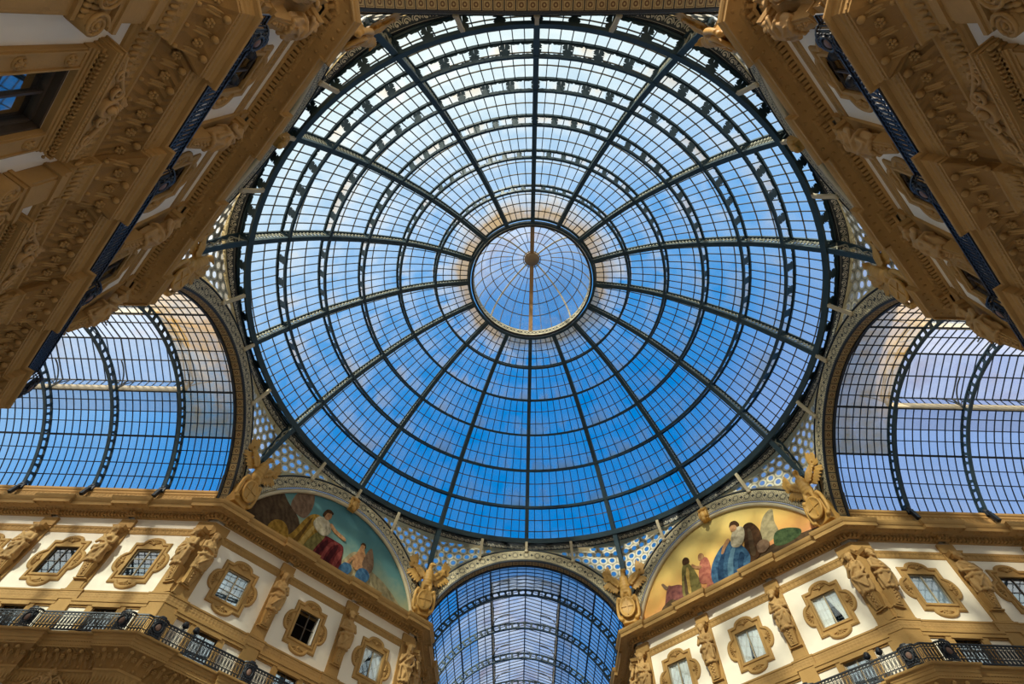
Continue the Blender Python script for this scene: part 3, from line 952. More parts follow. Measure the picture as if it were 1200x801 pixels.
for q, d, n in walk(PB, .44, .29, 30):
    M = frame(q, d, n, 14.95); i += 1
    R_ = Matrix(((d.x, n.x*.62, 0), (d.y, n.y*.62, 0), (0, .78, 1)))
    if i % 2:      # acanthus leaf curling outwards
        for k in (-1, 0, 1): mb.ball(M @ Vector((.05*k, -.04+.02*abs(k), -.02)), (.035, .34, .05), 0, 6, 6, M=R_)
        mb.ball(M @ Vector((0, .25, .16)), (.09, .09, .08), 0, 8, 6); mb.ball(M @ Vector((0, -.16, -.3)), (.06, .06, .07), 0, 6, 5)
    else:          # rosette
        c = M @ Vector((0, .06, .03))
        for k in range(6):
            al = 2*PI*k/6; mb.ball(c+Vector((d.x*.075*cos(al)+n.x*.045*sin(al), d.y*.075*cos(al)+n.y*.045*sin(al), .06*sin(al)-.02)), (.045, .045, .04), 0, 6, 4)
        mb.ball(c+Vector((0, 0, -.03)), (.04, .04, .04), 0, 6, 4)
for q, d, n in walk(PB, .77, .11, 30): mb.ball((q.x, q.y, 15.34), (.032, .032, .03), 0, 6, 4)
trims(mb, [stone, egg_stone, cove_stone])
mb = MB()      # attic under the vaults of the arms
for A, B in (((HW, YE), (HW, AP+.62)), ((AP+.62, HW), (YE, HW))):
    pth = [Vector(A), Vector(B)]
    extrude(mb, pth, [(0, 24.2), (.6, 24.22), (.6, 24.3), (.54, 24.36), (.54, 24.62), (.58, 24.66), (.58, 24.78), (.64, 24.84), (.64, 24.98), (0, 25.02)], [0, 0, 0, 1, 0, 0, 0, 0, 0])
    for e in (A, B):
        mb.box(e[0]-.01, e[0]+.01, e[1]-.01, e[1]+.01, 24.2, 24.3)
    # end faces
    q = Vector(B if A[0] == HW else A); n = Vector((-1, 0)) if A[0] == HW else Vector((0, -1))
    mb.face([(q.x, q.y, 24.2), (q.x+n.x*.6, q.y+n.y*.6, 24.2), (q.x+n.x*.6, q.y+n.y*.6, 25.0), (q.x, q.y, 25.0)], 0)
trims(mb, [stone, leaf_stone])

# ------------------------------------------------------------------ windows
def quatrefoil():
    w, h, R = 1.05, 1.25, .60
    pts = []
    def lobe(cx, cy, a0, rx, ry):
        for k in range(13):
            a = a0+PI*k/12; pts.append((cx+rx*cos(a), cy+ry*sin(a)))
    pts.append((w, -h)); lobe(w, 0, -PI/2, .40, R)
    pts.append((w, h)); lobe(0, h, 0, R, .34)
    pts.append((-w, h)); lobe(-w, 0, PI/2, .40, R)
    pts.append((-w, -h)); lobe(0, -h, PI, R, .34)
    return pts
QF = quatrefoil()
def surround_mesh():
    mb = MB(); z0 = 20.285; n = len(QF)
    def rect(p, hw, hh):
        m = max(abs(p[0])/hw, abs(p[1])/hh); return (p[0]/m, p[1]/m)
    def inset(k):
        out = []
        for i, p in enumerate(QF):
            a, b = Vector(QF[i-1]), Vector(QF[(i+1) % n]); t = (b-a).normalized(); nn = Vector((-t.y, t.x))
            q = Vector(p)+nn*k
            if i in (0, 14, 28, 42): q = Vector(p)*(1-k/1.2)
            out.append((q.x, q.y))
        return out
    i1, i2, i3 = inset(.06), inset(.16), inset(.2)
    ra = [rect(p, .86, .99) for p in QF]; rb = [rect(p, .82, .95) for p in QF]; rc_ = [rect(p, .7, .835) for p in QF]
    loops = [(QF, 0), (QF, -.06), (i1, -.1), (i2, -.085), (i3, -.015), (ra, -.015), (rb, -.075), (rc_, -.075), (rc_, .3)]
    mb.grid([[(x, y, z0+z) for x, z in L] for L, y in loops], 0, close=True)
    for cx, cz, a0, rx, rz_ in ((0, 1.2, 0, .36, .3), (0, -1.2, PI, .36, .3), (1.02, 0, -PI/2, .3, .4), (-1.02, 0, PI/2, .3, .4)):
        for k in range(7):
            a = a0+PI*(k+.5)/7
            x, z = cx+.6*rx*cos(a), cz+.6*rz_*sin(a)
            M = Matrix.Rotation(-a, 4, 'Y')
            mb.ball((x, -.02, z0+z), (.17, .07, .036), 0, 8, 5, M=M)
        mb.ball((cx, -.05, z0+cz), (.09, .07, .09), 0, 8, 6)
    for sx in (-1, 1):
        for sz in (-1, 1): mb.ball((sx*.93, -.05, z0+sz*1.1), (.06, .05, .06), 0, 8, 5)
    return mb.mesh('surround', [stone])
def sash_mesh(hw, z0, z1, bars, y=.08, t=.06, mat=None):
    mb = MB()
    mb.box(-hw, -hw+t, y-.04, y+.04, z0, z1); mb.box(hw-t, hw, y-.04, y+.04, z0, z1)
    mb.box(-hw, hw, y-.04, y+.04, z0, z0+t); mb.box(-hw, hw, y-.04, y+.04, z1-t, z1)
    mb.box(-.03, .03, y-.04, y+.03, z0, z1)
    for b in bars:
        z = z0+(z1-z0)*b; mb.box(-hw, hw, y-.02, y+.02, z-.012, z+.012)
    return mb.mesh('sash', [mat or pale_wood])
def pane_mesh(hw, z0, z1, y=.09, mat=None):
    mb = MB()
    for a, b in ((-hw, 0), (0, hw)): mb.box(a+.04, b-.04, y, y+.015, z0+.05, z1-.05)
    return mb.mesh('pane', [mat or pane_m])
def curtain_mesh(hw, z0, z1, gap, y=.15, mat=None, flip=1):
    """two hung halves, tied back so that a wedge opens towards the sill"""
    mb = MB()
    for sx in (-1, 1):
        rows = []
        for i in range(9):
            f = i/8; z = z1-(z1-z0)*f
            inner = gap*min(1, f*1.25) if sx == flip else gap*.25*f
            row = []
            for k in range(15):
                u = k/14; x = sx*(inner+(hw-inner)*u)
                row.append((x, y+.02*sin(u*22+sx), z))
            rows.append(row)
        mb.grid(rows, 0, smooth=True)
    return mb.mesh('curtain', [mat or curtain_cloth])
SUR = surround_mesh()
SASH = sash_mesh(.7, 19.45, 21.12, (.34, .67)); SASHC = sash_mesh(.7, 19.45, 21.12, (), t=.045); SASHD = sash_mesh(.7, 19.45, 21.12, (.5,), mat=dark_wood)
PANE = pane_mesh(.7, 19.45, 21.12); PANEC = pane_mesh(.7, 19.45, 21.12, mat=clear_pane)
CURT = {'wedge': curtain_mesh(.7, 19.45, 21.12, .42), 'narrow': curtain_mesh(.7, 19.45, 21.12, .2, flip=-1), 'closed': curtain_mesh(.7, 19.45, 21.12, .04),
        'wide': curtain_mesh(.7, 19.45, 21.12, .3, flip=0), 'blind': curtain_mesh(.7, 19.45, 21.12, .03, mat=blind_cloth)}
CURT['half'] = curtain_mesh(.7, 19.45, 21.12, .62, flip=-1)
wn = [0]
def win_root(az, d, s, label):
    wn[0] += 1
    r = link('window_%d' % wn[0], None); place(r, az, s, d, 0); tag(r, label, 'window', kind='structure'); return r
def mezz(az, d, s, kind, label):
    r = win_root(az, d, s, label)
    part('surround', SUR, r)
    if kind == 'open':
        o = part('sash', SASHD, r); o.rotation_euler = (0, 0, 0)
        mb = MB(); mb.box(-.03, .03, .0, .62, 19.5, 21.08); lf = part('casement', mb.mesh('casement', [curtain_cloth]), r); lf.location = (.6, -.1, 0); lf.rotation_euler = (0, 0, rad(-8))
        return
    part('sash', SASHD if kind == 'dark' else (SASHC if kind in CURT else SASH), r); part('pane', PANEC if kind in CURT else PANE, r)
    if kind in CURT: part('curtain', CURT[kind], r)
mezz(315, AP, BAYS[0], 'glass', 'quatrefoil-framed window mirroring blue sky, leftmost on the lower-left angled facade')
mezz(315, AP, BAYS[1], 'open', 'quatrefoil-framed window standing open and dark, middle of the lower-left angled facade')
mezz(315, AP, BAYS[2], 'half', 'quatrefoil-framed half-curtained window nearest the bottom arch on the lower-left angled facade')
mezz(45, AP, BAYS[0], 'wide', 'quatrefoil-framed window with parted white curtains nearest the bottom arch, lower-right angled facade')
mezz(45, AP, BAYS[1], 'narrow', 'quatrefoil-framed white-curtained window in the middle of the lower-right angled facade')
mezz(45, AP, BAYS[2], 'wedge', 'quatrefoil-framed window with a dark wedge between white curtains, lower-right angled facade')
for i, (k, l) in enumerate((('glass', 'quatrefoil-framed window on the left arm wall nearest the corner statues'), ('dark', 'quatrefoil-framed window on the left arm wall, second from the corner statues'),
                            ('dark', 'quatrefoil-framed window at the left edge on the left arm wall'))): mezz(0, HW, -ARM_W[i], k, l)
for i, (k, l) in enumerate((('blind', 'quatrefoil-framed window with blue-grey drapes on the right arm wall'), ('dark', 'quatrefoil-framed dark window at the right edge on the right arm wall'),
                            ('dark', 'quatrefoil-framed window of the right arm, third from the corner'))): mezz(0, HW, ARM_W[i], k, l)
for az, sg, sd in ((270, 1, 'left'), (90, -1, 'right')):
    for i in range(3): mezz(az, HW, sg*ARM_W[i], 'dark', 'quatrefoil-framed window on the %s wall of the bottom arm, %s from the crossing' % (sd, ('first', 'second', 'third')[i]))
for az, nm in ((225, 'dark upper-left'), (135, 'dark upper-right')):
    o = (0, 1, 2) if az == 225 else (2, 1, 0)
    for i, w in zip(o, ('nearest the top of the view', 'in the middle', 'farthest down the view')):
        mezz(az, AP, BAYS[i], 'dark', 'quatrefoil-framed window on the %s facade, %s' % (nm, w))
DSASH = sash_mesh(.62, 15.9, 17.68, (.7,), mat=dark_wood); DPANE = pane_mesh(.62, 15.9, 17.68); DSW = sash_mesh(.62, 15.9, 17.68, (.72,)); 
DCUR = curtain_mesh(.62, 15.9, 17.68, .1)
def door(az, d, s, label, white=False):
    r = win_root(az, d, s, label); r['category'] = 'window'
    part('sash', DSW if white else DSASH, r); part('pane', DPANE, r)
    if white: part('curtain', DCUR, r)
pos3 = ('left', 'middle', 'right')
for az, nm in ((315, 'lower-left angled'), (45, 'lower-right angled'), (225, 'upper-left dark'), (135, 'upper-right dark')):
    for i, c in enumerate(BAYS): door(az, AP, c, 'balcony window behind the railing of the %s facade, %s bay' % (nm, pos3[i]), az == 45)
for sg, nm in ((-1, 'left'), (1, 'right')):
    for i in range(3): door(0, HW, sg*ARM_W[i], 'balcony window on the %s arm wall, %s from the corner' % (nm, ('first', 'second', 'third', 'fourth')[i]))
for az, sg, nm in ((270, 1, 'left'), (90, -1, 'right')):
    for i in range(3): door(az, HW, sg*ARM_W[i], 'balcony window on the %s wall of the bottom arm, %s from the crossing' % (nm, ('first', 'second', 'third')[i]))

# tall pedimented windows of the lower storey
def scroll_ped(mb, y, z, W):
    """broken scroll pediment of flat ribbons around a round medallion"""
    for sx in (-1, 1):
        pts = [(sx*W*(1-.72*f), y, z+.06+.2*f+.34*f*f) for f in [k/10 for k in range(11)]]
        x0, z0 = pts[-1][0], pts[-1][2]
        for i in range(1, 28):
            t = i/27*PI*3.1; r = .2*(1-i/31); pts.append((x0-sx*r*sin(t), y-.02, z0-.2+r*cos(t)))
        mb.tube(pts, [.05]*11+[.045-.02*i/27 for i in range(27)], 6)
        c = [(sx*W*.62+sx*(.2*(1-i/24))*sin(i/21*PI*2.6), y-.02, z+.2+(.17*(1-i/24))*cos(i/21*PI*2.6)) for i in range(22)]
        mb.tube(c, [.036-.014*i/21 for i in range(22)], 6)
        for k in range(5): mb.ball((sx*(W*.9-.1*k), y+.02, z+.06+.012*k), (.06, .05, .045), 0, 6, 4)
        for k in range(4): mb.ball((sx*(.3+.05*k), y+.03, z+.62-.1*k), (.05, .04, .11), 0, 6, 5, M=Matrix.Rotation(sx*.7, 4, 'Y'))
        mb.prism([(sx*W, z), (sx*.2, z), (sx*.2, z+.55), (sx*W*.5, z+.26)][::-sx], y+.06, y+.12)
    # round medallion with a small carved face, shell above, drop below
    rows = [[(r*cos(2*PI*k/20), y-h, z+.36+1.1*r*sin(2*PI*k/20)) for k in range(20)] for r, h in ((.24, -.1), (.24, .06), (.2, .09), (.17, .04), (.0, .05))]
    mb.grid(rows, 0, close=True, smooth=True)
    mb.ball((0, y-.08, z+.38), (.1, .09, .13), 0, 10, 8); mb.ball((0, y-.1, z+.46), (.12, .07, .06), 0, 8, 6); mb.ball((0, y-.17, z+.37), (.022, .03, .035), 0, 6, 4)
    for k in range(9):
        a = PI*(k+.5)/9; mb.ball((.15*cos(a), y, z+.66+.16*sin(a)), (.13, .045, .035), 0, 8, 5, M=Matrix.Rotation(-a, 4, 'Y'))
    mb.ball((0, y-.03, z+.66), (.08, .08, .08), 0, 8, 6); mb.ball((0, y, z+.9), (.06, .05, .1), 0, 8, 6)
def low_window_parts():
    fr = MB()
    for sx in (-1, 1):
        x = sx*1.05; fr.box(x-.25, x+.25, -.1, .02, 8.0, 12.9)
        for e in (-.22, .18): fr.box(x+e, x+e+.04, -.14, -.08, 8.0, 12.86)
        for zc in (8.9, 10.2, 11.4, 12.55):
            rows = [[(x+r*cos(2*PI*k/14), -h, zc+r*sin(2*PI*k/14)) for k in range(14)] for r, h in ((.15, .1), (.14, .14), (.1, .12), (.05, .15), (0, .17))]
            fr.grid(rows, 0, close=True, smooth=True)
            for k in range(5):
                al = 2*PI*k/5; fr.ball((x+.09*cos(al), -.14, zc+.09*sin(al)), (.04, .03, .04), 0, 6, 4)
    en = MB(); W = 1.45
    for a, b, p in ((12.86, 12.93, .12), (12.93, 13.0, .15), (13.0, 13.03, .18), (13.03, 13.1, .16)): en.box(-W+.12, W-.12, -p, .02, a, b)
    for k in range(27): en.box(-W+.16+k*.104, -W+.215+k*.104, -.27, -.14, 13.1, 13.19)
    for k in range(24): en.ball((-W+.17+k*.12, -.16, 13.06), (.045, .04, .03), 0, 6, 4)
    en.box(-W+.08, W-.08, -.2, .02, 13.1, 13.2); en.box(-W+.02, W-.02, -.36, .02, 13.2, 13.25); en.box(-W, W, -.39, .02, 13.25, 13.36); en.box(-W-.04, W+.04, -.42, .02, 13.36, 13.41)
    for k in range(30): en.ball((-W+.05+k*.097, -.385, 13.31), (.034, .03, .034), 0, 6, 4)
    pd = MB(); scroll_ped(pd, -.4, 13.4, 1.4)
    sa = MB(); y = .2
    for x in (-.74, .74): sa.box(x-.05, x+.05, y-.06, y+.06, 8.6, 12.85)
    sa.box(-.8, .8, y-.06, y+.06, 12.72, 12.85); sa.box(-.8, .8, y-.03, y+.03, 11.6, 11.65); sa.box(-.03, .03, y-.05, y+.05, 8.6, 12.8); sa.box(-.8, .8, y-.04, y+.04, 8.6, 8.75)
    for e, f in ((.0, .06), (.1, .04)):
        sa.box(-.8, -.8+f, e, .2, 8.6, 12.85); sa.box(.8-f, .8, e, .2, 8.6, 12.85); sa.box(-.8, .8, e, .2, 12.85-f, 12.85)
    pn = MB()
    for a, b in ((-.7, -.03), (.03, .7)): pn.box(a, b, y, y+.015, 8.7, 12.75)
    return [('casing', fr.mesh('casing', [stone])), ('cornice', en.mesh('cornice', [stone])), ('scroll_pediment', pd.mesh('scroll_pediment', [statue_stone])),
            ('sash', sa.mesh('sash', [dark_wood])), ('pane', pn.mesh('pane', [pane_m]))]
LW = low_window_parts()
for az, nm, idx in ((225, 'upper-left', (0, 1, 2)), (135, 'upper-right', (2, 1, 0))):
    for i, w in zip(idx, ('nearest the top corner', 'in the middle', 'farthest down')):
        r = win_root(az, AP, BAYS[i], 'tall window with a scrolled pediment on the %s facade, %s' % (nm, w))
        for n_, me in LW: part(n_, me, r)
pm = MB(); scroll_ped(pm, -.34, 13.56, 1.45)
for a, b, p in ((13.2, 13.3, .26), (13.3, 13.42, .4), (13.42, 13.56, .5)): pm.box(-1.7, 1.7, -p, .02, a, b)
PME = pm.mesh('scroll_pediment', [statue_stone])
for az, d, s, l in ((0, HW, -ARM_W[0], 'scrolled shell pediment under the balcony at the bottom left edge'),):
    o = thing('scroll_pediment', l, 'pediment'); place(o, az, s, d, 0); part('carving', PME, o)
# ------------------------------------------------------------------ caryatids
def loft(mb, secs, n=28, fold=None):
    rows = []
    for z, hw, hd, yc, xc in secs:
        row = []
        for k in range(n):
            a = 2*PI*k/n; f = 1+(fold(a, z) if fold else 0)
            row.append((xc+hw*f*cos(a), yc+hd*f*sin(a), z))
        rows.append(row)
    mb.grid(rows, 0, close=True)
    mb.face(rows[0][::-1]); mb.face(rows[-1])
def chain(mb, pts, rs, k=5):
    P = [Vector(p) for p in pts]
    for i in range(len(P)-1):
        for j in range(k+1):
            f = j/k; mb.ball(P[i].lerp(P[i+1], f), rs[i]*(1-f)+rs[i+1]*f, 0, 8, 6)
def figure(kind):
    mb = MB(); sg = 1 if kind != 2 else -1
    def fold(a, z):
        if z > 2.75: return .02*sin(5*a+z*6)
        return .13*sin(6*a+sg*z*3.2)*min(1, (2.8-z)*2)+.05*sin(11*a-z*5)
    S_ = [(1.5, .30, .2, -.36, 0), (1.62, .42, .3, -.4, 0), (1.9, .46, .34, -.43, 0), (2.2, .46, .35, -.46, 0), (2.45, .43, .33, -.47, sg*.02), (2.65, .37, .28, -.46, sg*.03), (2.8, .33, .24, -.46, sg*.02),
          (3.02, .37, .27, -.48, 0), (3.2, .43, .26, -.47, 0), (3.34, .42, .22, -.45, 0), (3.43, .28, .18, -.44, 0), (3.5, .13, .14, -.45, 0), (3.66, .12, .13, -.47, 0)]
    if kind == 1: S_ = [(z, hw*(1.07 if z > 2.7 else 1), hd*1.05, y, x) for z, hw, hd, y, x in S_]
    zs = []
    for (a, b) in zip(S_, S_[1:]):
        for k in range(3): zs.append(tuple(a[i]+(b[i]-a[i])*k/3 for i in range(5)))
    zs.append(S_[-1]); loft(mb, zs, 36, fold)
    # head: skull, jaw, nose, brow, hair
    hx = -sg*.05; hy, hz = -.54, 3.86
    mb.ball((hx, hy, hz), (.165, .195, .235), 0, 14, 10); mb.ball((hx, hy-.07, hz-.13), (.115, .12, .12), 0, 10, 8)
    mb.ball((hx-sg*.02, hy-.2, hz-.03), (.032, .05, .07), 0, 8, 6); mb.ball((hx-sg*.015, hy-.15, hz+.05), (.12, .05, .03), 0, 8, 6); mb.ball((hx-sg*.015, hy-.165, hz-.12), (.055, .035, .022), 0, 8, 6)
    for k in range(11):
        a = PI*(-.1+1.2*k/10); mb.ball((hx+.18*cos(a), hy+.04, hz+.1+.15*sin(a)), (.085, .13, .085), 0, 8, 6)
    mb.ball((hx, hy+.12, hz+.06), (.19, .16, .23), 0, 10, 8)
    if kind == 1:
        for k in range(5): mb.ball((hx+(k-2)*.05, hy-.14, hz-.22-.02*(2-abs(k-2))), (.045, .07, .09), 0, 8, 6)
    else:
        for sx in (-1, 1): chain(mb, [(hx+sx*.17, hy+.05, hz), (hx+sx*.19, hy+.08, hz-.25), (hx+sx*.2, hy+.02, hz-.4)], [.07, .06, .04])
        for sx in (-1, 1): mb.ball((sx*.17, -.69, 3.1), (.13, .11, .13), 0, 10, 8)
    # arms
    if kind == 0:    # both crossed on the breast
        A = [[(-.43, -.45, 3.28), (-.52, -.6, 2.86), (.02, -.8, 2.98), (.16, -.8, 3.05)], [(.43, -.45, 3.28), (.53, -.6, 2.82), (.05, -.78, 2.8), (-.12, -.79, 2.84)]]
    elif kind == 1:  # arms folded low across the belly
        A = [[(-.46, -.46, 3.28), (-.58, -.55, 2.8), (-.05, -.8, 2.72), (.12, -.8, 2.74)], [(.46, -.46, 3.28), (.58, -.58, 2.84), (.08, -.84, 2.86), (-.14, -.82, 2.9)]]
    else:            # one hand raised to the shoulder, one holding the drapery
        A = [[(-.43, -.45, 3.28), (-.55, -.6, 2.82), (-.24, -.82, 3.22), (-.12, -.78, 3.36)], [(.43, -.45, 3.28), (.55, -.55, 2.8), (.3, -.78, 2.5), (.18, -.8, 2.42)]]
    for a in A:
        chain(mb, a, [.125, .1, .075, .06], 6)
        h = Vector(a[3]); dr = (h-Vector(a[2])).normalized()
        for k in range(4):
            sidev = Vector((0, -.3, 1)).normalized()*(k-1.5)*.035
            chain(mb, [h+sidev, h+sidev+dr*(.1+.02*(k in (1, 2)))], [.022, .016], 3)
    # gathered cloth: hip roll, sash over the shoulder, hanging end
    pts = [(.47*cos(t), -.47+.37*sin(t), 2.5+.1*sin(t*1.0+sg*.8)+.03*sin(5*t)) for t in [PI*2*k/20 for k in range(21)]]
    chain(mb, pts, [.085+.02*(k % 2) for k in range(21)], 2)
    chain(mb, [(sg*.42, -.66, 2.52), (sg*.2, -.8, 2.8), (-sg*.1, -.78, 3.1), (-sg*.36, -.6, 3.36), (-sg*.36, -.38, 3.38)], [.1, .08, .07, .09, .08], 5)
    chain(mb, [(sg*.44, -.68, 2.5), (sg*.46, -.7, 2.2), (sg*.38, -.66, 1.75)], [.1, .08, .1], 5)
    chain(mb, [(sg*.3, -.8, 2.45), (0, -.84, 2.1), (-sg*.3, -.74, 1.72)], [.06, .07, .06], 5)
    for k in range(7): mb.ball((-.36+.12*k, -.52-.16*sin(PI*k/6), 1.56+.03*(k % 2)), (.085, .1, .1), 0, 8, 6)
    mb.v = [(x*.86, y*.84+.04, z*.9) for x, y, z in mb.v]
    return withmat(sculpt(mb, .03, 1, .6), statue_stone)
FIG = [figure(k) for k in range(3)]
def term_mesh():
    mb = MB()
    # shaft first, then the corbel over the head as a piece of its own
    def tb(z0, z1, w0, w1, d0, d1):
        a = [(-w0, -d0, z0), (w0, -d0, z0), (w0, .1, z0), (-w0, .1, z0)]; b = [(-w1, -d1, z1), (w1, -d1, z1), (w1, .1, z1), (-w1, .1, z1)]
        mb.grid([a, b], 0, close=True); mb.face(a[::-1]); mb.face(b)
    tb(.0, .06, .36, .36, .03, .03); tb(.06, .5, .3, .3, .03, .05); tb(.5, .56, .34, .34, .18, .18); tb(.58, 1.42, .2, .29, .24, .4); tb(.66, 1.36, .13, .21, .27, .43)
    me = mb.mesh('term', [stone]); mb = MB()
    tb(3.5, 3.62, .16, .22, .34, .42); tb(3.62, 3.78, .3, .38, .4, .46)
    return me, mb.mesh('corbel', [stone])
def garland_mesh():
    mb = MB()
    for k in range(9):
        f = k/8; w = .09*sin(PI*(.15+.8*f)); z = 1.34-.6*f
        mb.ball((-w*.6*(1 if k % 2 else -1), -.43+.13*f, z), (.055, .05, .055), 0, 8, 6)
    mb.ball((0, -.29, .72), (.04, .04, .07), 0, 8, 6)
    return mb.mesh('garland', [statue_stone])
(TERM, CORB), GAR = term_mesh(), garland_mesh()
sc = [0]
def caryatid(az, s, d, kind, label, turn=0.0):
    r = thing('caryatid_statue', label, 'statue', 'carved caryatids along the upper storey')
    place(r, az, s, d, 18.55); r.rotation_euler.z += turn
    for n_, me in (('figure', FIG[kind]), ('term', TERM), ('garland', GAR), ('corbel', CORB)): part(n_, me, r)
    return r
FAC = {315: 'lower-left angled facade', 45: 'lower-right angled facade', 225: 'dark upper-left facade', 135: 'dark upper-right facade'}
desc = ['hands crossed', 'bearded', 'hand raised']
for az in (315, 45, 225, 135):
    for i, s in enumerate(PIL):
        k = (i+az//90) % 3
        caryatid(az, s, AP-.1, k, 'caryatid, %s, between the %s and %s windows of the %s' % (desc[k], ('left', 'middle')[i], ('middle', 'right')[i], FAC[az]))
    for sg in (-1, 1):
        k = 0 if sg < 0 else 2
        caryatid(az, sg*7.17, AP-.1, k, 'caryatid, %s, at the %s corner of the %s' % (desc[k], 'left' if sg < 0 else 'right', FAC[az]), -sg*rad(16))
for az, sg, nm in ((0, -1, 'left arm wall'), (0, 1, 'right arm wall'), (270, 1, 'left wall of the bottom arm'), (90, -1, 'right wall of the bottom arm'),
                   (180, -1, 'hidden wall of the right arm'), (180, 1, 'hidden wall of the left arm'), (270, -1, 'top edge left of the dome'), (90, 1, 'top edge right of the dome')):
    if az in (180,) : continue
    k = 1
    caryatid(az, sg*(AP+.31), HW-.1, k, 'bearded corner caryatid on the %s' % nm, sg*rad(16))
    if az in (270, 90) and (az, sg) not in ((270, 1), (90, -1)): continue
    for i in range(3 if az == 0 else 2):
        k = (i+(sg > 0)) % 3
        caryatid(az, sg*ARM_P[i], HW-.1, k, 'caryatid, %s, %s from the corner on the %s' % (desc[k], ('first', 'second', 'third')[i], nm))
# ------------------------------------------------------------------ eagles
def eagle_body():
    mb = MB()
    chain(mb, [(0, -.05, 1.75), (0, -.12, 2.2), (0, -.22, 2.75), (0, -.26, 3.1)], [.2, .3, .36, .3], 6)
    chain(mb, [(0, -.28, 3.15), (0, -.36, 3.5), (.03, -.42, 3.72)], [.24, .17, .16], 5)
    mb.ball((.06, -.46, 3.78), (.2, .2, .17), 0, 12, 8)
    chain(mb, [(.16, -.58, 3.78), (.27, -.66, 3.74), (.32, -.69, 3.64)], [.09, .06, .025], 5)
    for sx in (-1, 1):
        chain(mb, [(sx*.22, -.22, 2.35), (sx*.27, -.34, 1.95), (sx*.26, -.36, 1.62)], [.2, .16, .07], 6)
        for k in (-1, 0, 1): chain(mb, [(sx*.26, -.36, 1.62), (sx*.26+k*.1, -.52, 1.52)], [.06, .035], 3)
    for k in range(5): chain(mb, [(0, .08, 2.0), ((k-2)*.16, .2, 1.35+.06*abs(k-2))], [.14, .07], 6)
    for i in range(6):
        for j in range(7):
            a = PI*(1.12+.76*j/6); z = 2.2+i*.2; r = .33-.02*abs(i-2)
            mb.ball((r*cos(a), -.16-.035*i+r*sin(a)*.95, z), (.085, .06, .12), 0, 6, 5)
    return withmat(sculpt(mb, .05, 1, .6), gold_stone)
def eagle_wing(sx):
    mb = MB()
    sh, wr = Vector((sx*.26, -.12, 2.95)), Vector((sx*.95, -.05, 3.72))
    chain(mb, [sh, (sh+wr)/2+Vector((0, -.06, .06)), wr], [.2, .17, .12], 6)
    def feather(p, ang, L, w, y):
        d = Vector((sx*cos(ang), 0, sin(ang))); c = p+d*L/2+Vector((0, y, 0))
        M = Matrix.Rotation(-math.atan2(d.z, d.x), 4, 'Y')
        mb.ball(c, (L/2, .035, w), 0, 10, 6, M=M)
    for k in range(8):
        feather(wr, rad(80-12*k), 1.15-.05*k, .13, .02*k)
    for k in range(6):
        p = sh.lerp(wr, .1+.15*k); feather(p, rad(-30-5*(5-k)), .8+.08*k, .13, .1)
    for k in range(7):
        p = sh.lerp(wr, k/6); feather(p, rad(40-11*(6-k)), .42, .1, -.07)
        feather(p, rad(-20), .4, .09, -.04)
    return withmat(sculpt(mb, .045, 1, .6), gold_stone)
EB, EW = eagle_body(), {1: eagle_wing(1), -1: eagle_wing(-1)}
sb = MB()
prof = [(0, .07), (.25, .065), (.44, .05), (.47, .1), (.54, .1), (.57, .03), (.52, -.06), (0, -.1)]
rows = [[Vector((r*cos(2*PI*k/32), -h-.46, .95+1.38*r*sin(2*PI*k/32))) for k in range(32)] for r, h in prof]
sb.grid(rows, 0, close=True, smooth=True)
SHM = sb.mesh('shield', [gold_stone])
sb = MB()
for sx in (-1, 1):
    sb.tube([(sx*(.6+.12*cos(t)), -.3, .95+.74*sin(t)) for t in [(-1.2+.24*k) for k in range(11)]], .12, 8)
    sb.ball((sx*.56, -.32, 1.72), .17, 0, 10, 8); sb.ball((sx*.52, -.32, .2), .15, 0, 10, 8); sb.ball((sx*.3, -.25, 1.6), (.3, .2, .2), 0, 10, 8)
sb.box(-.5, .5, -.28, .6, -.05, 1.5)
CAR = withmat(sculpt(sb, .05, 1, .6), gold_stone)
cr = MB(); cr.box(-.04, .04, -.57, -.48, .36, 1.54); cr.box(-.43, .43, -.57, -.48, .93, 1.0); CRM = cr.mesh('cross', [gold_stone])
enm = {22.5: 'between bottom arch and golden painting', 67.5: 'between golden painting and right arm vault', 112.5: 'half hidden by the upper-right cornice beside the right arm', 157.5: 'at the top right corner of the dome',
       202.5: 'at the top left corner of the dome', 247.5: 'half hidden by the upper-left cornice beside the left arm', 292.5: 'between teal painting and left arm vault', 337.5: 'between bottom arch and teal painting'}
for az, l in enm.items():
    r = thing('eagle_sculpture', 'gilded spread-winged eagle on a shield '+l, 'sculpture', 'gilded eagles at the corners of the octagon')
    place(r, az, 0, 18.75, 24.2)
    part('body', EB, r); part('wing', EW[1], r); part('wing', EW[-1], r); part('cartouche', CAR, r); o = part('shield', SHM, r); part('cross', CRM, o)
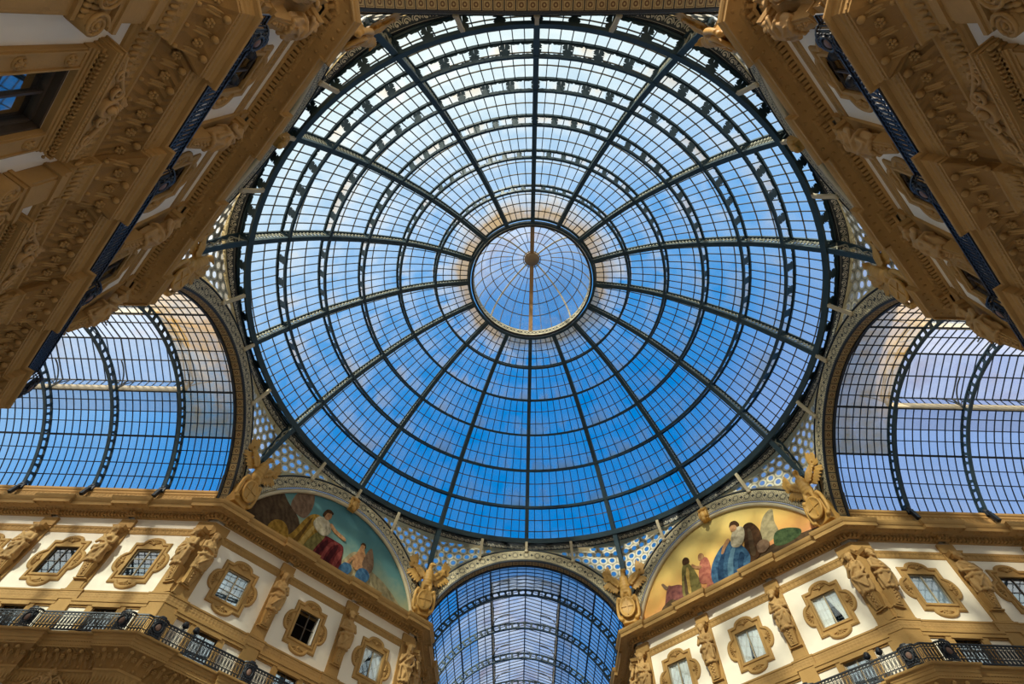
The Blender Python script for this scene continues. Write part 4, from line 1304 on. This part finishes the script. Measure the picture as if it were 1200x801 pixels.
# ------------------------------------------------------------------ balcony railings
RPJ = 1.0
def rail_line(side):
    """straight runs and the rounded bays that swing out in front of every pilaster"""
    tt = math.tan(rad(22.5)); bul = .36
    if side == 'diag':
        e = HW+RPJ*tt; a, b = -e, e; cs = list(PIL)+[-7.3, 7.3]
    else:
        a, b = AP-RPJ*tt, ARM_P[3]+2.0; cs = ARM_P[:4]+[AP+.55]
    cs.sort(); runs = []; x = a
    for c in cs:
        runs.append(('straight', [(x, 0), (c-bul, 0)])); runs.append(('bay', [(c-bul*cos(PI*k/10), .22*sin(PI*k/10)) for k in range(11)])); x = c+bul
    runs.append(('straight', [(x, 0), (b, 0)]))
    sg = -1 if side == -1 else 1
    return [(k, [Vector((sg*s_, -RPJ-o, 0)) for s_, o in P]) for k, P in runs]
Z0, Z1 = 15.9, 16.74
def railing_parts(side):
    R_ = rail_line(side); P = []
    for k, pts in R_:
        for p in pts:
            if not P or (p-P[-1]).length > 1e-3: P.append(p)
    up = Vector((0, 0, 1))
    top = MB(); top.bar([p+up*Z1 for p in P], .08, .06); top.bar([p+up*(Z1-.14) for p in P], .03, .03)
    bot = MB(); bot.bar([p+up*Z0 for p in P], .06, .06); bot.bar([p+up*(Z0+.2) for p in P], .03, .03)
    out = [('top_rail', top.mesh('top_rail', [black_iron]), None), ('bottom_rail', bot.mesh('bottom_rail', [black_iron]), None)]
    for kind, pts in R_:
        mb = MB()
        if kind == 'straight':
            a, b = pts; L = (b-a).length
            if L < .2: continue
            d = (b-a)/L; n = max(1, round(L/.17)); nv = tuple(d.cross(up))
            for k in range(n+1):
                q = a+d*(L*k/n); mb.bar([q+up*Z0, q+up*Z1], .034, .034, up=d)
                if k == n: continue
                m_ = a+d*(L*(k+.5)/n)
                for zc, h, w in ((16.35, .19, .05), (16.0, .08, .06), (16.67, .05, .06)):
                    mb.bar([m_+d*w*cos(2*PI*j/8)+up*(zc+h*sin(2*PI*j/8)) for j in range(8)], .022, .022, up=nv, closed=True)
            out.append(('baluster_panel', mb.mesh('baluster_panel', [black_iron]), None))
        else:
            for p in pts[::1]: mb.bar([p+up*Z0, p+up*Z1], .03, .03, up=(1, 0, 0))
            mb.grid([[p+up*z for p in pts[2:9]] for z in (15.98, 16.62)], 0)
            for j in range(5):
                p = pts[3+j]; mb.ball(p+Vector((0, -.02, 16.62)), (.07, .04, .06), 0, 6, 4); mb.ball(p+Vector((0, -.02, 15.98)), (.07, .04, .06), 0, 6, 4)
            c = pts[5]; d = Vector((1, 0, 0))
            ring = [c+d*.2*cos(2*PI*j/20)+Vector((0, -.02, 16.3+.24*sin(2*PI*j/20))) for j in range(20)]
            mb.tube(ring, .035, 6, closed=True)
            for j in range(10):
                t_ = 2*PI*(j+.5)/10; mb.ball(c+d*.26*cos(t_)+Vector((0, .0, 16.3+.31*sin(t_))), (.045, .03, .045), 0, 6, 4)
            mb.ball(c+up*(Z1+.06), (.16, .05, .06), 0, 8, 5)
            md = MB()
            rows = [[c+d*r*cos(2*PI*j/20)+Vector((0, -y, 16.3+1.25*r*sin(2*PI*j/20))) for j in range(20)] for r, y in ((.12, 0), (.12, .03), (.08, .05), (.0, .06))]
            md.grid(rows, 0, close=True, smooth=True)
            out.append(('medallion_bay', mb.mesh('medallion_bay', [black_iron]), md.mesh('medallion', [rosy])))
    return out
RP = {'diag': railing_parts('diag'), 1: railing_parts(1), -1: railing_parts(-1)}
for az, side, d, l in ((315, 'diag', AP, 'black wrought-iron balcony railing of the lower-left angled facade'), (45, 'diag', AP, 'black wrought-iron balcony railing of the lower-right angled facade'),
                       (225, 'diag', AP, 'black wrought-iron balcony railing seen from below, dark upper-left facade'), (135, 'diag', AP, 'black wrought-iron balcony railing seen from below, dark upper-right facade'),
                       (0, -1, HW, 'black wrought-iron balcony railing along the left arm wall'), (0, 1, HW, 'black wrought-iron balcony railing along the right arm wall')):
    r = thing('balcony_railing', l, 'railing', 'wrought-iron railings of the balcony'); place(r, az, 0, d, 0)
    for n_, me, md in RP[side]:
        o = part(n_, me, r)
        if md: part('medallion', md, o, 'round rosy medallion')
# ------------------------------------------------------------------ floodlights clamped to the railings
hd = MB(); M = Matrix.Rotation(rad(-35), 4, 'X')
hd.lathe([(0, -.16), (.12, -.16), (.15, -.05), (.16, .16), (.13, .16), (.12, .1), (0, .09)], (0, 0, .32), 16, M=M)
for k in range(4): hd.lathe([(.15, -.12+.05*k), (.18, -.12+.05*k), (.18, -.1+.05*k), (.15, -.1+.05*k)], (0, 0, .32), 12, M=M)
bk = MB(); bk.bar([(-.19, 0, .32), (-.19, 0, .06), (.19, 0, .06), (.19, 0, .32)], .03, .03, up=(0, 1, 0)); bk.box(-.05, .05, -.06, .06, -.12, .08)
HD, BKM = hd.mesh('lamp_head', [black_iron]), bk.mesh('clamp', [black_iron])
for az, s, l in ((315, -6.2, 'upper of two black floodlights on the lower-left railing'), (315, -5.62, 'lower of two black floodlights on the lower-left railing'), (45, 6.2, 'right of two black floodlights on the lower-right railing'),
                 (45, 5.62, 'left of two black floodlights on the lower-right railing'), (225, -6.75, 'black floodlight nearest the top on the upper-left railing'), (225, -5.9, 'second black floodlight on the upper-left railing'),
                 (135, 6.75, 'black floodlight nearest the top on the upper-right railing'), (135, 5.9, 'second black floodlight on the upper-right railing')):
    r = thing('floodlight', l, 'lamp', 'floodlights on the balcony railings')
    place(r, az, s, AP-RPJ, Z1+.03); r.scale = (.8, .8, .8); part('lamp_head', HD, r); part('clamp', BKM, r)
# ------------------------------------------------------------------ lunette murals
def closed_curve(P, n=6):
    P = [Vector(p) for p in P]; N = len(P); out = []
    for i in range(N):
        a, b, c, d = P[i-1], P[i], P[(i+1) % N], P[(i+2) % N]
        for k in range(n):
            f = k/n; out.append(.5*((2*b)+(c-a)*f+(2*a-5*b+4*c-d)*f*f+(3*b-a-3*c+d)*f**3))
    return [(p.x, p.y) for p in out]
def paint(name, c1, c2, scale=2.2):
    """brushed pigment: soft mottling and fold-like strokes"""
    m = Mat(name); p = m.pos(); f = m.noise(p, scale, 6, .7)
    w_ = m.n('ShaderNodeTexWave', wave_type='BANDS', bands_direction='DIAGONAL'); w_.inputs['Scale'].default_value = .9; w_.inputs['Distortion'].default_value = 9; w_.inputs['Detail'].default_value = 3; w_.inputs['Detail Scale'].default_value = 1.5
    m.l(p, w_.inputs['Vector'])
    g_ = ((f-.28)*1.7+(X(w_.outputs['Fac'])-.5)*.3).clamp()
    return m.surf(m.bsdf(m.mix(g_, tuple(v*.6 for v in c1), c2), .8, 0, None, spec=.1))
def sky_paint(name, stops, ax=.15):
    m = Mat(name); o = m.obj(); sp = m.n('ShaderNodeSeparateXYZ'); m.l(o, sp.inputs[0])
    t = (X(sp.outputs[2])-24.2)/5.3+X(sp.outputs[0])*ax/7.0+(m.noise(o, .7, 5, .6)-.5)*.55
    return m.surf(m.bsdf(m.ramp(t.clamp(), stops), .8, 0, None, spec=.1))
def mural(az, label, bg, shapes):
    t = thing('lunette_mural', label, 'painting'); place(t, az)
    mb = MB(); A = arc_pts(7.42, 24.1, 64)
    mb.prism([(p[0], p[1]) for p in A], AP+.12, AP+.3); mb.build('painted_ground', bg, t)
    y = AP+.12
    for k, (nm, mt, P) in enumerate(shapes):
        poly = closed_curve(P)
        if sum(a[0]*b[1]-b[0]*a[1] for a, b in zip(poly, poly[1:]+poly[:1])) < 0: poly = poly[::-1]
        mb = MB(); y0 = AP+.115-.004*k; mb.prism(poly, y0, AP+.13); mb.build(nm, mt, t)
teal = sky_paint('mural_teal_sky', [(0, S(190, 176, 128)), (.28, S(150, 160, 132)), (.55, S(92, 132, 130)), (1, S(66, 108, 118))])
golden = sky_paint('mural_golden_sky', [(0, S(206, 130, 92)), (.3, S(226, 170, 96)), (.6, S(226, 190, 110)), (1, S(196, 176, 112))], -.1)
skin = paint('mural_skin', S(176, 122, 84), S(206, 156, 108), 4); ochre = paint('mural_ochre_cloth', S(140, 100, 36), S(196, 152, 66)); red = paint('mural_red_cloth', S(84, 30, 32), S(136, 52, 50))
white_p = paint('mural_white_cloth', S(176, 160, 128), S(224, 208, 178)); olive = paint('mural_olive_cloth', S(110, 98, 52), S(150, 136, 80)); brown_p = paint('mural_brown_wall', S(74, 56, 40), S(104, 82, 58), 1.2)
darkb = paint('mural_dark_hair', S(60, 40, 26), S(92, 62, 38)); blue_p = paint('mural_blue_cloth', S(40, 74, 112), S(84, 124, 154), 3); pink = paint('mural_pink_cloth', S(170, 90, 80), S(206, 132, 104), 3)
ochre_d = paint('mural_ochre_fold', S(96, 66, 26), S(130, 94, 40)); ochre_l = paint('mural_ochre_light', S(190, 150, 74), S(214, 178, 104)); red_d = paint('mural_red_fold', S(58, 20, 24), S(88, 32, 34)); red_l = paint('mural_red_light', S(136, 56, 52), S(164, 82, 74))
blue_d = paint('mural_blue_fold', S(28, 52, 84), S(52, 84, 116)); blue_l = paint('mural_blue_light', S(96, 138, 164), S(128, 162, 180))
cloud = paint('mural_cloud', S(150, 138, 104), S(190, 172, 130), 1.5); green_p = paint('mural_green_leaf', S(52, 74, 48), S(90, 106, 66), 4); pale_b = paint('mural_pale_column', S(120, 92, 72), S(150, 120, 94), 2); mauve = paint('mural_mauve', S(112, 66, 66), S(150, 94, 84), 3)
mural(315, 'teal-skied lunette painting of a seated robed figure, lower left', teal, [
    ('painted_wall', brown_p, [(-7.0, 24.2), (-6.6, 26.0), (-5.2, 27.5), (-4.2, 27.0), (-3.2, 26.4), (-2.6, 25.4), (-2.4, 24.3)]),
    ('painted_column', pale_b, [(-4.0, 26.9), (-4.0, 28.1), (-3.6, 28.4), (-2.9, 28.7), (-2.6, 27.6), (-2.9, 26.6)]),
    ('painted_basket', ochre, [(-4.7, 24.6), (-4.6, 25.3), (-4.1, 25.6), (-3.6, 25.4), (-3.3, 24.8), (-3.9, 24.4)]),
    ('painted_cloud', cloud, [(1.0, 24.3), (1.0, 25.9), (1.7, 26.6), (2.6, 26.0), (4.2, 25.6), (5.6, 24.9), (6.4, 24.2)]),
    ('painted_cloak', ochre, [(-3.5, 24.4), (-3.1, 25.4), (-2.7, 26.8), (-2.2, 27.4), (-1.6, 27.3), (-1.5, 26.2), (-1.7, 24.6), (-2.5, 24.2)]),
    ('painted_skirt', red, [(-1.8, 24.4), (-1.6, 25.6), (-1.1, 26.3), (-.1, 26.4), (.5, 26.3), (.7, 25.4), (.8, 24.6), (-.3, 24.2)]),
    ('painted_drape', olive, [(-2.2, 24.4), (-1.9, 25.7), (-1.4, 26.5), (-1.0, 26.3), (-1.3, 25.3), (-1.6, 24.3)]),
    ('painted_fold', ochre_d, [(-3.0, 24.5), (-2.7, 25.6), (-2.45, 26.7), (-2.3, 27.0), (-2.4, 26.0), (-2.6, 24.8), (-2.8, 24.3)]),
    ('painted_fold', ochre_l, [(-2.5, 24.6), (-2.3, 25.8), (-2.0, 26.6), (-1.9, 26.3), (-2.1, 25.3), (-2.25, 24.5)]),
    ('painted_fold', red_d, [(-1.3, 24.4), (-1.1, 25.5), (-.8, 26.1), (-.65, 25.9), (-.9, 25.0), (-1.0, 24.3)]),
    ('painted_fold', red_d, [(-.4, 24.3), (-.3, 25.4), (0, 26.1), (.15, 25.9), (-.05, 25.0), (-.15, 24.3)]),
    ('painted_fold', red_l, [(-.75, 24.6), (-.7, 25.5), (-.4, 26.2), (.1, 26.3), (-.3, 25.9), (-.5, 25.2), (-.55, 24.5)]),
    ('painted_fold', red_l, [(.2, 24.6), (.2, 25.4), (.45, 26.0), (.6, 25.6), (.45, 25.0), (.4, 24.5)]),
    ('painted_blouse', white_p, [(-2.1, 26.6), (-2.0, 27.3), (-1.4, 27.5), (-.9, 27.2), (-.8, 26.6), (-1.3, 26.2)]),
    ('painted_arm', skin, [(-1.0, 27.2), (-.5, 26.9), (.3, 26.75), (.5, 26.85), (.3, 27.0), (-.4, 27.15), (-.9, 27.4)]),
    ('painted_face', skin, [(-1.62, 27.75), (-1.5, 28.1), (-1.2, 28.1), (-1.1, 27.8), (-1.25, 27.5), (-1.5, 27.45)]),
    ('painted_hair', darkb, [(-1.75, 27.7), (-1.65, 28.15), (-1.35, 28.3), (-1.05, 28.15), (-1.25, 28.05), (-1.5, 27.95), (-1.6, 27.6)]),
    ('painted_child', skin, [(1.5, 25.6), (1.6, 26.5), (1.7, 27.0), (1.75, 27.35), (2.0, 27.35), (2.05, 27.0), (2.3, 26.5), (2.3, 25.7), (1.9, 25.3)]),
    ('painted_wing', pale_b, [(2.2, 25.9), (2.3, 26.8), (2.55, 27.4), (2.9, 26.8), (3.1, 26.0), (2.8, 25.5)]),
    ('painted_arm', skin, [(1.6, 26.4), (1.25, 25.9), (1.1, 25.4), (1.25, 25.4), (1.45, 25.85), (1.75, 26.2)]),
    ('painted_hair', darkb, [(1.68, 27.2), (1.75, 27.42), (2.0, 27.42), (2.1, 27.15), (1.98, 27.28), (1.8, 27.28)]),
    ('painted_cloth', blue_p, [(.7, 24.7), (.9, 25.3), (1.4, 25.4), (1.6, 25.0), (1.2, 24.5)]),
    ('painted_globe', blue_p, [(2.0, 24.9), (2.1, 25.5), (2.6, 25.7), (3.0, 25.4), (2.9, 24.9), (2.4, 24.6)])])
mural(45, 'golden-skied lunette painting of a figure in blue, lower right', golden, [
    ('painted_smoke', cloud, [(3.0, 25.6), (3.1, 26.5), (3.7, 27.4), (4.4, 27.6), (4.2, 26.7), (4.1, 25.8)]),
    ('painted_rock', brown_p, [(1.6, 24.2), (2.0, 25.0), (3.4, 25.3), (5.2, 25.1), (6.9, 24.8), (7.0, 24.2)]),
    ('painted_bush', green_p, [(3.6, 25.2), (3.9, 25.9), (4.6, 25.9), (5.4, 25.4), (5.2, 25.0), (4.2, 24.9)]),
    ('painted_beast', mauve, [(-4.9, 24.3), (-4.7, 25.3), (-4.3, 26.1), (-4.0, 26.0), (-3.4, 25.8), (-3.0, 25.3), (-2.8, 24.4)]),
    ('painted_block', brown_p, [(-5.2, 24.2), (-5.1, 24.8), (-4.3, 25.1), (-3.8, 24.7), (-3.8, 24.2)]),
    ('painted_robe', olive, [(-3.3, 24.8), (-3.1, 26.2), (-2.8, 27.0), (-2.4, 27.0), (-2.1, 26.4), (-1.9, 25.4), (-2.1, 24.6)]),
    ('painted_head', darkb, [(-2.75, 27.0), (-2.75, 27.35), (-2.5, 27.5), (-2.25, 27.3), (-2.3, 26.95)]),
    ('painted_companion', pink, [(-1.9, 25.2), (-1.7, 26.2), (-1.3, 26.8), (-.9, 26.6), (-.9, 25.8), (-1.2, 25.0)]),
    ('painted_head', skin, [(-1.55, 26.75), (-1.5, 27.1), (-1.3, 27.2), (-1.12, 27.05), (-1.15, 26.75)]),
    ('painted_horn', pale_b, [(-4.5, 25.9), (-4.75, 26.4), (-4.6, 26.45), (-4.35, 26.1), (-4.2, 26.05)]),
    ('painted_fold', ochre_l, [(-2.9, 25.0), (-2.8, 26.0), (-2.55, 26.7), (-2.45, 26.4), (-2.6, 25.6), (-2.7, 24.9)]),
    ('painted_fold', brown_p, [(-3.15, 24.9), (-3.0, 25.8), (-2.85, 26.3), (-2.8, 25.8), (-2.95, 24.9)]),
    ('painted_arm', skin, [(-2.15, 26.5), (-1.8, 26.2), (-1.55, 26.15), (-1.5, 26.3), (-1.8, 26.45), (-2.1, 26.75)]),
    ('painted_carpet', pink, [(-1.6, 24.5), (-1.0, 25.3), (.2, 25.1), (.8, 24.8), (.6, 24.3), (-.6, 24.2)]),
    ('painted_cloak', darkb, [(1.5, 25.0), (1.9, 26.4), (2.2, 27.4), (2.8, 27.4), (3.1, 26.6), (2.9, 25.6), (2.3, 24.9)]),
    ('painted_fold', brown_p, [(2.0, 25.3), (2.2, 26.4), (2.45, 27.1), (2.6, 26.8), (2.45, 26.0), (2.3, 25.2)]),
    ('painted_globe', pale_b, [(2.5, 25.2), (2.55, 25.7), (2.95, 25.9), (3.3, 25.7), (3.3, 25.3), (2.9, 25.05)]),
    ('painted_skirt', blue_p, [(-1.0, 24.7), (-.8, 25.8), (.1, 26.7), (.9, 26.9), (1.6, 26.3), (1.9, 25.2), (1.2, 24.4), (0, 24.3)]),
    ('painted_fold', blue_d, [(-.6, 24.7), (-.4, 25.6), (.3, 26.4), (.6, 26.5), (.2, 25.9), (-.1, 25.2), (-.2, 24.6)]),
    ('painted_fold', blue_l, [(.1, 24.6), (.3, 25.4), (.9, 26.3), (1.2, 26.3), (.8, 25.6), (.55, 24.9), (.4, 24.5)]),
    ('painted_fold', blue_d, [(.9, 24.6), (1.0, 25.2), (1.4, 25.8), (1.6, 25.5), (1.3, 25.0), (1.15, 24.5)]),
    ('painted_arm', skin, [(1.0, 26.9), (.6, 26.6), (.3, 26.3), (.15, 26.35), (.4, 26.75), (.9, 27.15)]),
    ('painted_blouse', white_p, [(1.0, 26.5), (1.3, 27.3), (1.8, 27.6), (2.2, 27.3), (2.0, 26.6), (1.5, 26.2)]),
    ('painted_face', skin, [(1.3, 27.6), (1.35, 27.9), (1.65, 28.0), (1.85, 27.75), (1.7, 27.45), (1.45, 27.4)]),
    ('painted_hair', darkb, [(1.3, 27.85), (1.5, 28.15), (1.85, 28.1), (2.0, 27.8), (1.85, 27.55), (1.75, 27.8), (1.5, 27.9)])])
for az in (135, 225):
    mural(az, 'painted lunette above the dark facade at upper %s' % ('right' if az == 135 else 'left'), teal, [])

# ------------------------------------------------------------------ daylight
w = bpy.data.worlds.new('sky'); scene.world = w; w.use_nodes = True
nt = w.node_tree; nt.nodes.clear(); X.nt = nt
out = nt.nodes.new('ShaderNodeOutputWorld'); bg = nt.nodes.new('ShaderNodeBackground'); nt.links.new(bg.outputs[0], out.inputs[0])
tc = nt.nodes.new('ShaderNodeTexCoord'); sp = nt.nodes.new('ShaderNodeSeparateXYZ'); nt.links.new(tc.outputs['Generated'], sp.inputs[0])
x, y, z = X(sp.outputs[0]), X(sp.outputs[1]), X(sp.outputs[2])
nz = nt.nodes.new('ShaderNodeTexNoise'); nz.inputs['Scale'].default_value = 3.2; nz.inputs['Detail'].default_value = 6; nz.inputs['Roughness'].default_value = .6
nt.links.new(tc.outputs['Generated'], nz.inputs['Vector'])
t = y+x*.26+(X(nz.outputs['Fac'])-.5)*.22
cr_ = nt.nodes.new('ShaderNodeValToRGB'); e = cr_.color_ramp.elements
stops = [(0.0, (1.1, 1.1, 1.05)), (.48, (.95, 1.0, 1.0)), (.54, (.72, .84, .96)), (.6, (.46, .65, .93)), (.66, (.2, .46, .88)), (.72, (.04, .3, .76)), (.8, (.0, .225, .68)), (1, (.0, .2, .6))]
while len(e) < len(stops): e.new(.5)
for i, (p, c) in enumerate(stops): e[i].position = p; e[i].color = (*c, 1)
tt = (t+1.0)/2.0
nt.links.new(tt.k, cr_.inputs[0])
def cloud_bank(dirv, lo, hi, col, prev, k):
    v = nt.nodes.new('ShaderNodeVectorMath'); v.operation = 'DOT_PRODUCT'; nt.links.new(tc.outputs['Generated'], v.inputs[0])
    d_ = Vector(dirv).normalized(); v.inputs[1].default_value = d_
    f_ = ((X(v.outputs['Value'])+(X(nz.outputs['Fac'])-.5)*.12-lo)/(hi-lo)).clamp()*k
    mx = nt.nodes.new('ShaderNodeMix'); mx.data_type = 'RGBA'; nt.links.new(f_.k, mx.inputs[0]); nt.links.new(prev, mx.inputs[6]); mx.inputs[7].default_value = (*col, 1)
    return mx.outputs[2]
sky_c = cloud_bank((.66, .45, .6), .9, .99, (.5, .56, .86), cr_.outputs[0], .75)      # pale lavender cloud in the east
sky_c = cloud_bank((.02, .87, .5), .985, .998, (.42, .52, .78), sky_c, .2)             # thin veil low in the north
nt.links.new(sky_c, bg.inputs[0]); bg.inputs[1].default_value = 1.0
sun = bpy.data.lights.new('sun', 'SUN'); sun.energy = 6.3; sun.angle = rad(2.5); sun.color = (1.0, .91, .76)
so = bpy.data.objects.new('sun', sun); COL.objects.link(so)
az_s, el_s = rad(206), rad(30)
dv = Vector((sin(az_s)*cos(el_s), cos(az_s)*cos(el_s), sin(el_s)))
so.rotation_euler = dv.to_track_quat('Z', 'Y').to_euler(); so.location = dv*80

# ------------------------------------------------------------------ camera
cam = bpy.data.cameras.new('camera'); co_ = bpy.data.objects.new('camera', cam); COL.objects.link(co_)
CP = [-0.045407, -17.303005, 1.7, -0.065901, 1.049039, 0.076383, 634.263209]
yaw, el, roll, f = CP[3:7]
F = Vector((sin(yaw)*cos(el), cos(yaw)*cos(el), sin(el))); R = Vector((cos(yaw), -sin(yaw), 0)); U = R.cross(F)
R2 = cos(roll)*R+sin(roll)*U; U2 = -sin(roll)*R+cos(roll)*U
co_.matrix_world = Matrix(((R2.x, U2.x, -F.x, CP[0]), (R2.y, U2.y, -F.y, CP[1]), (R2.z, U2.z, -F.z, CP[2]), (0, 0, 0, 1)))
cam.sensor_width = 36; cam.lens = 36*f/1200; cam.clip_end = 500
scene.camera = co_
scene.view_settings.view_transform = 'Standard'; scene.view_settings.look = 'None'; scene.view_settings.gamma = 1
scene.view_settings.use_curve_mapping = False; scene.view_settings.exposure = 0.0
scene.cycles.transparent_max_bounces = 24; scene.cycles.max_bounces = 8; scene.cycles.diffuse_bounces = 4
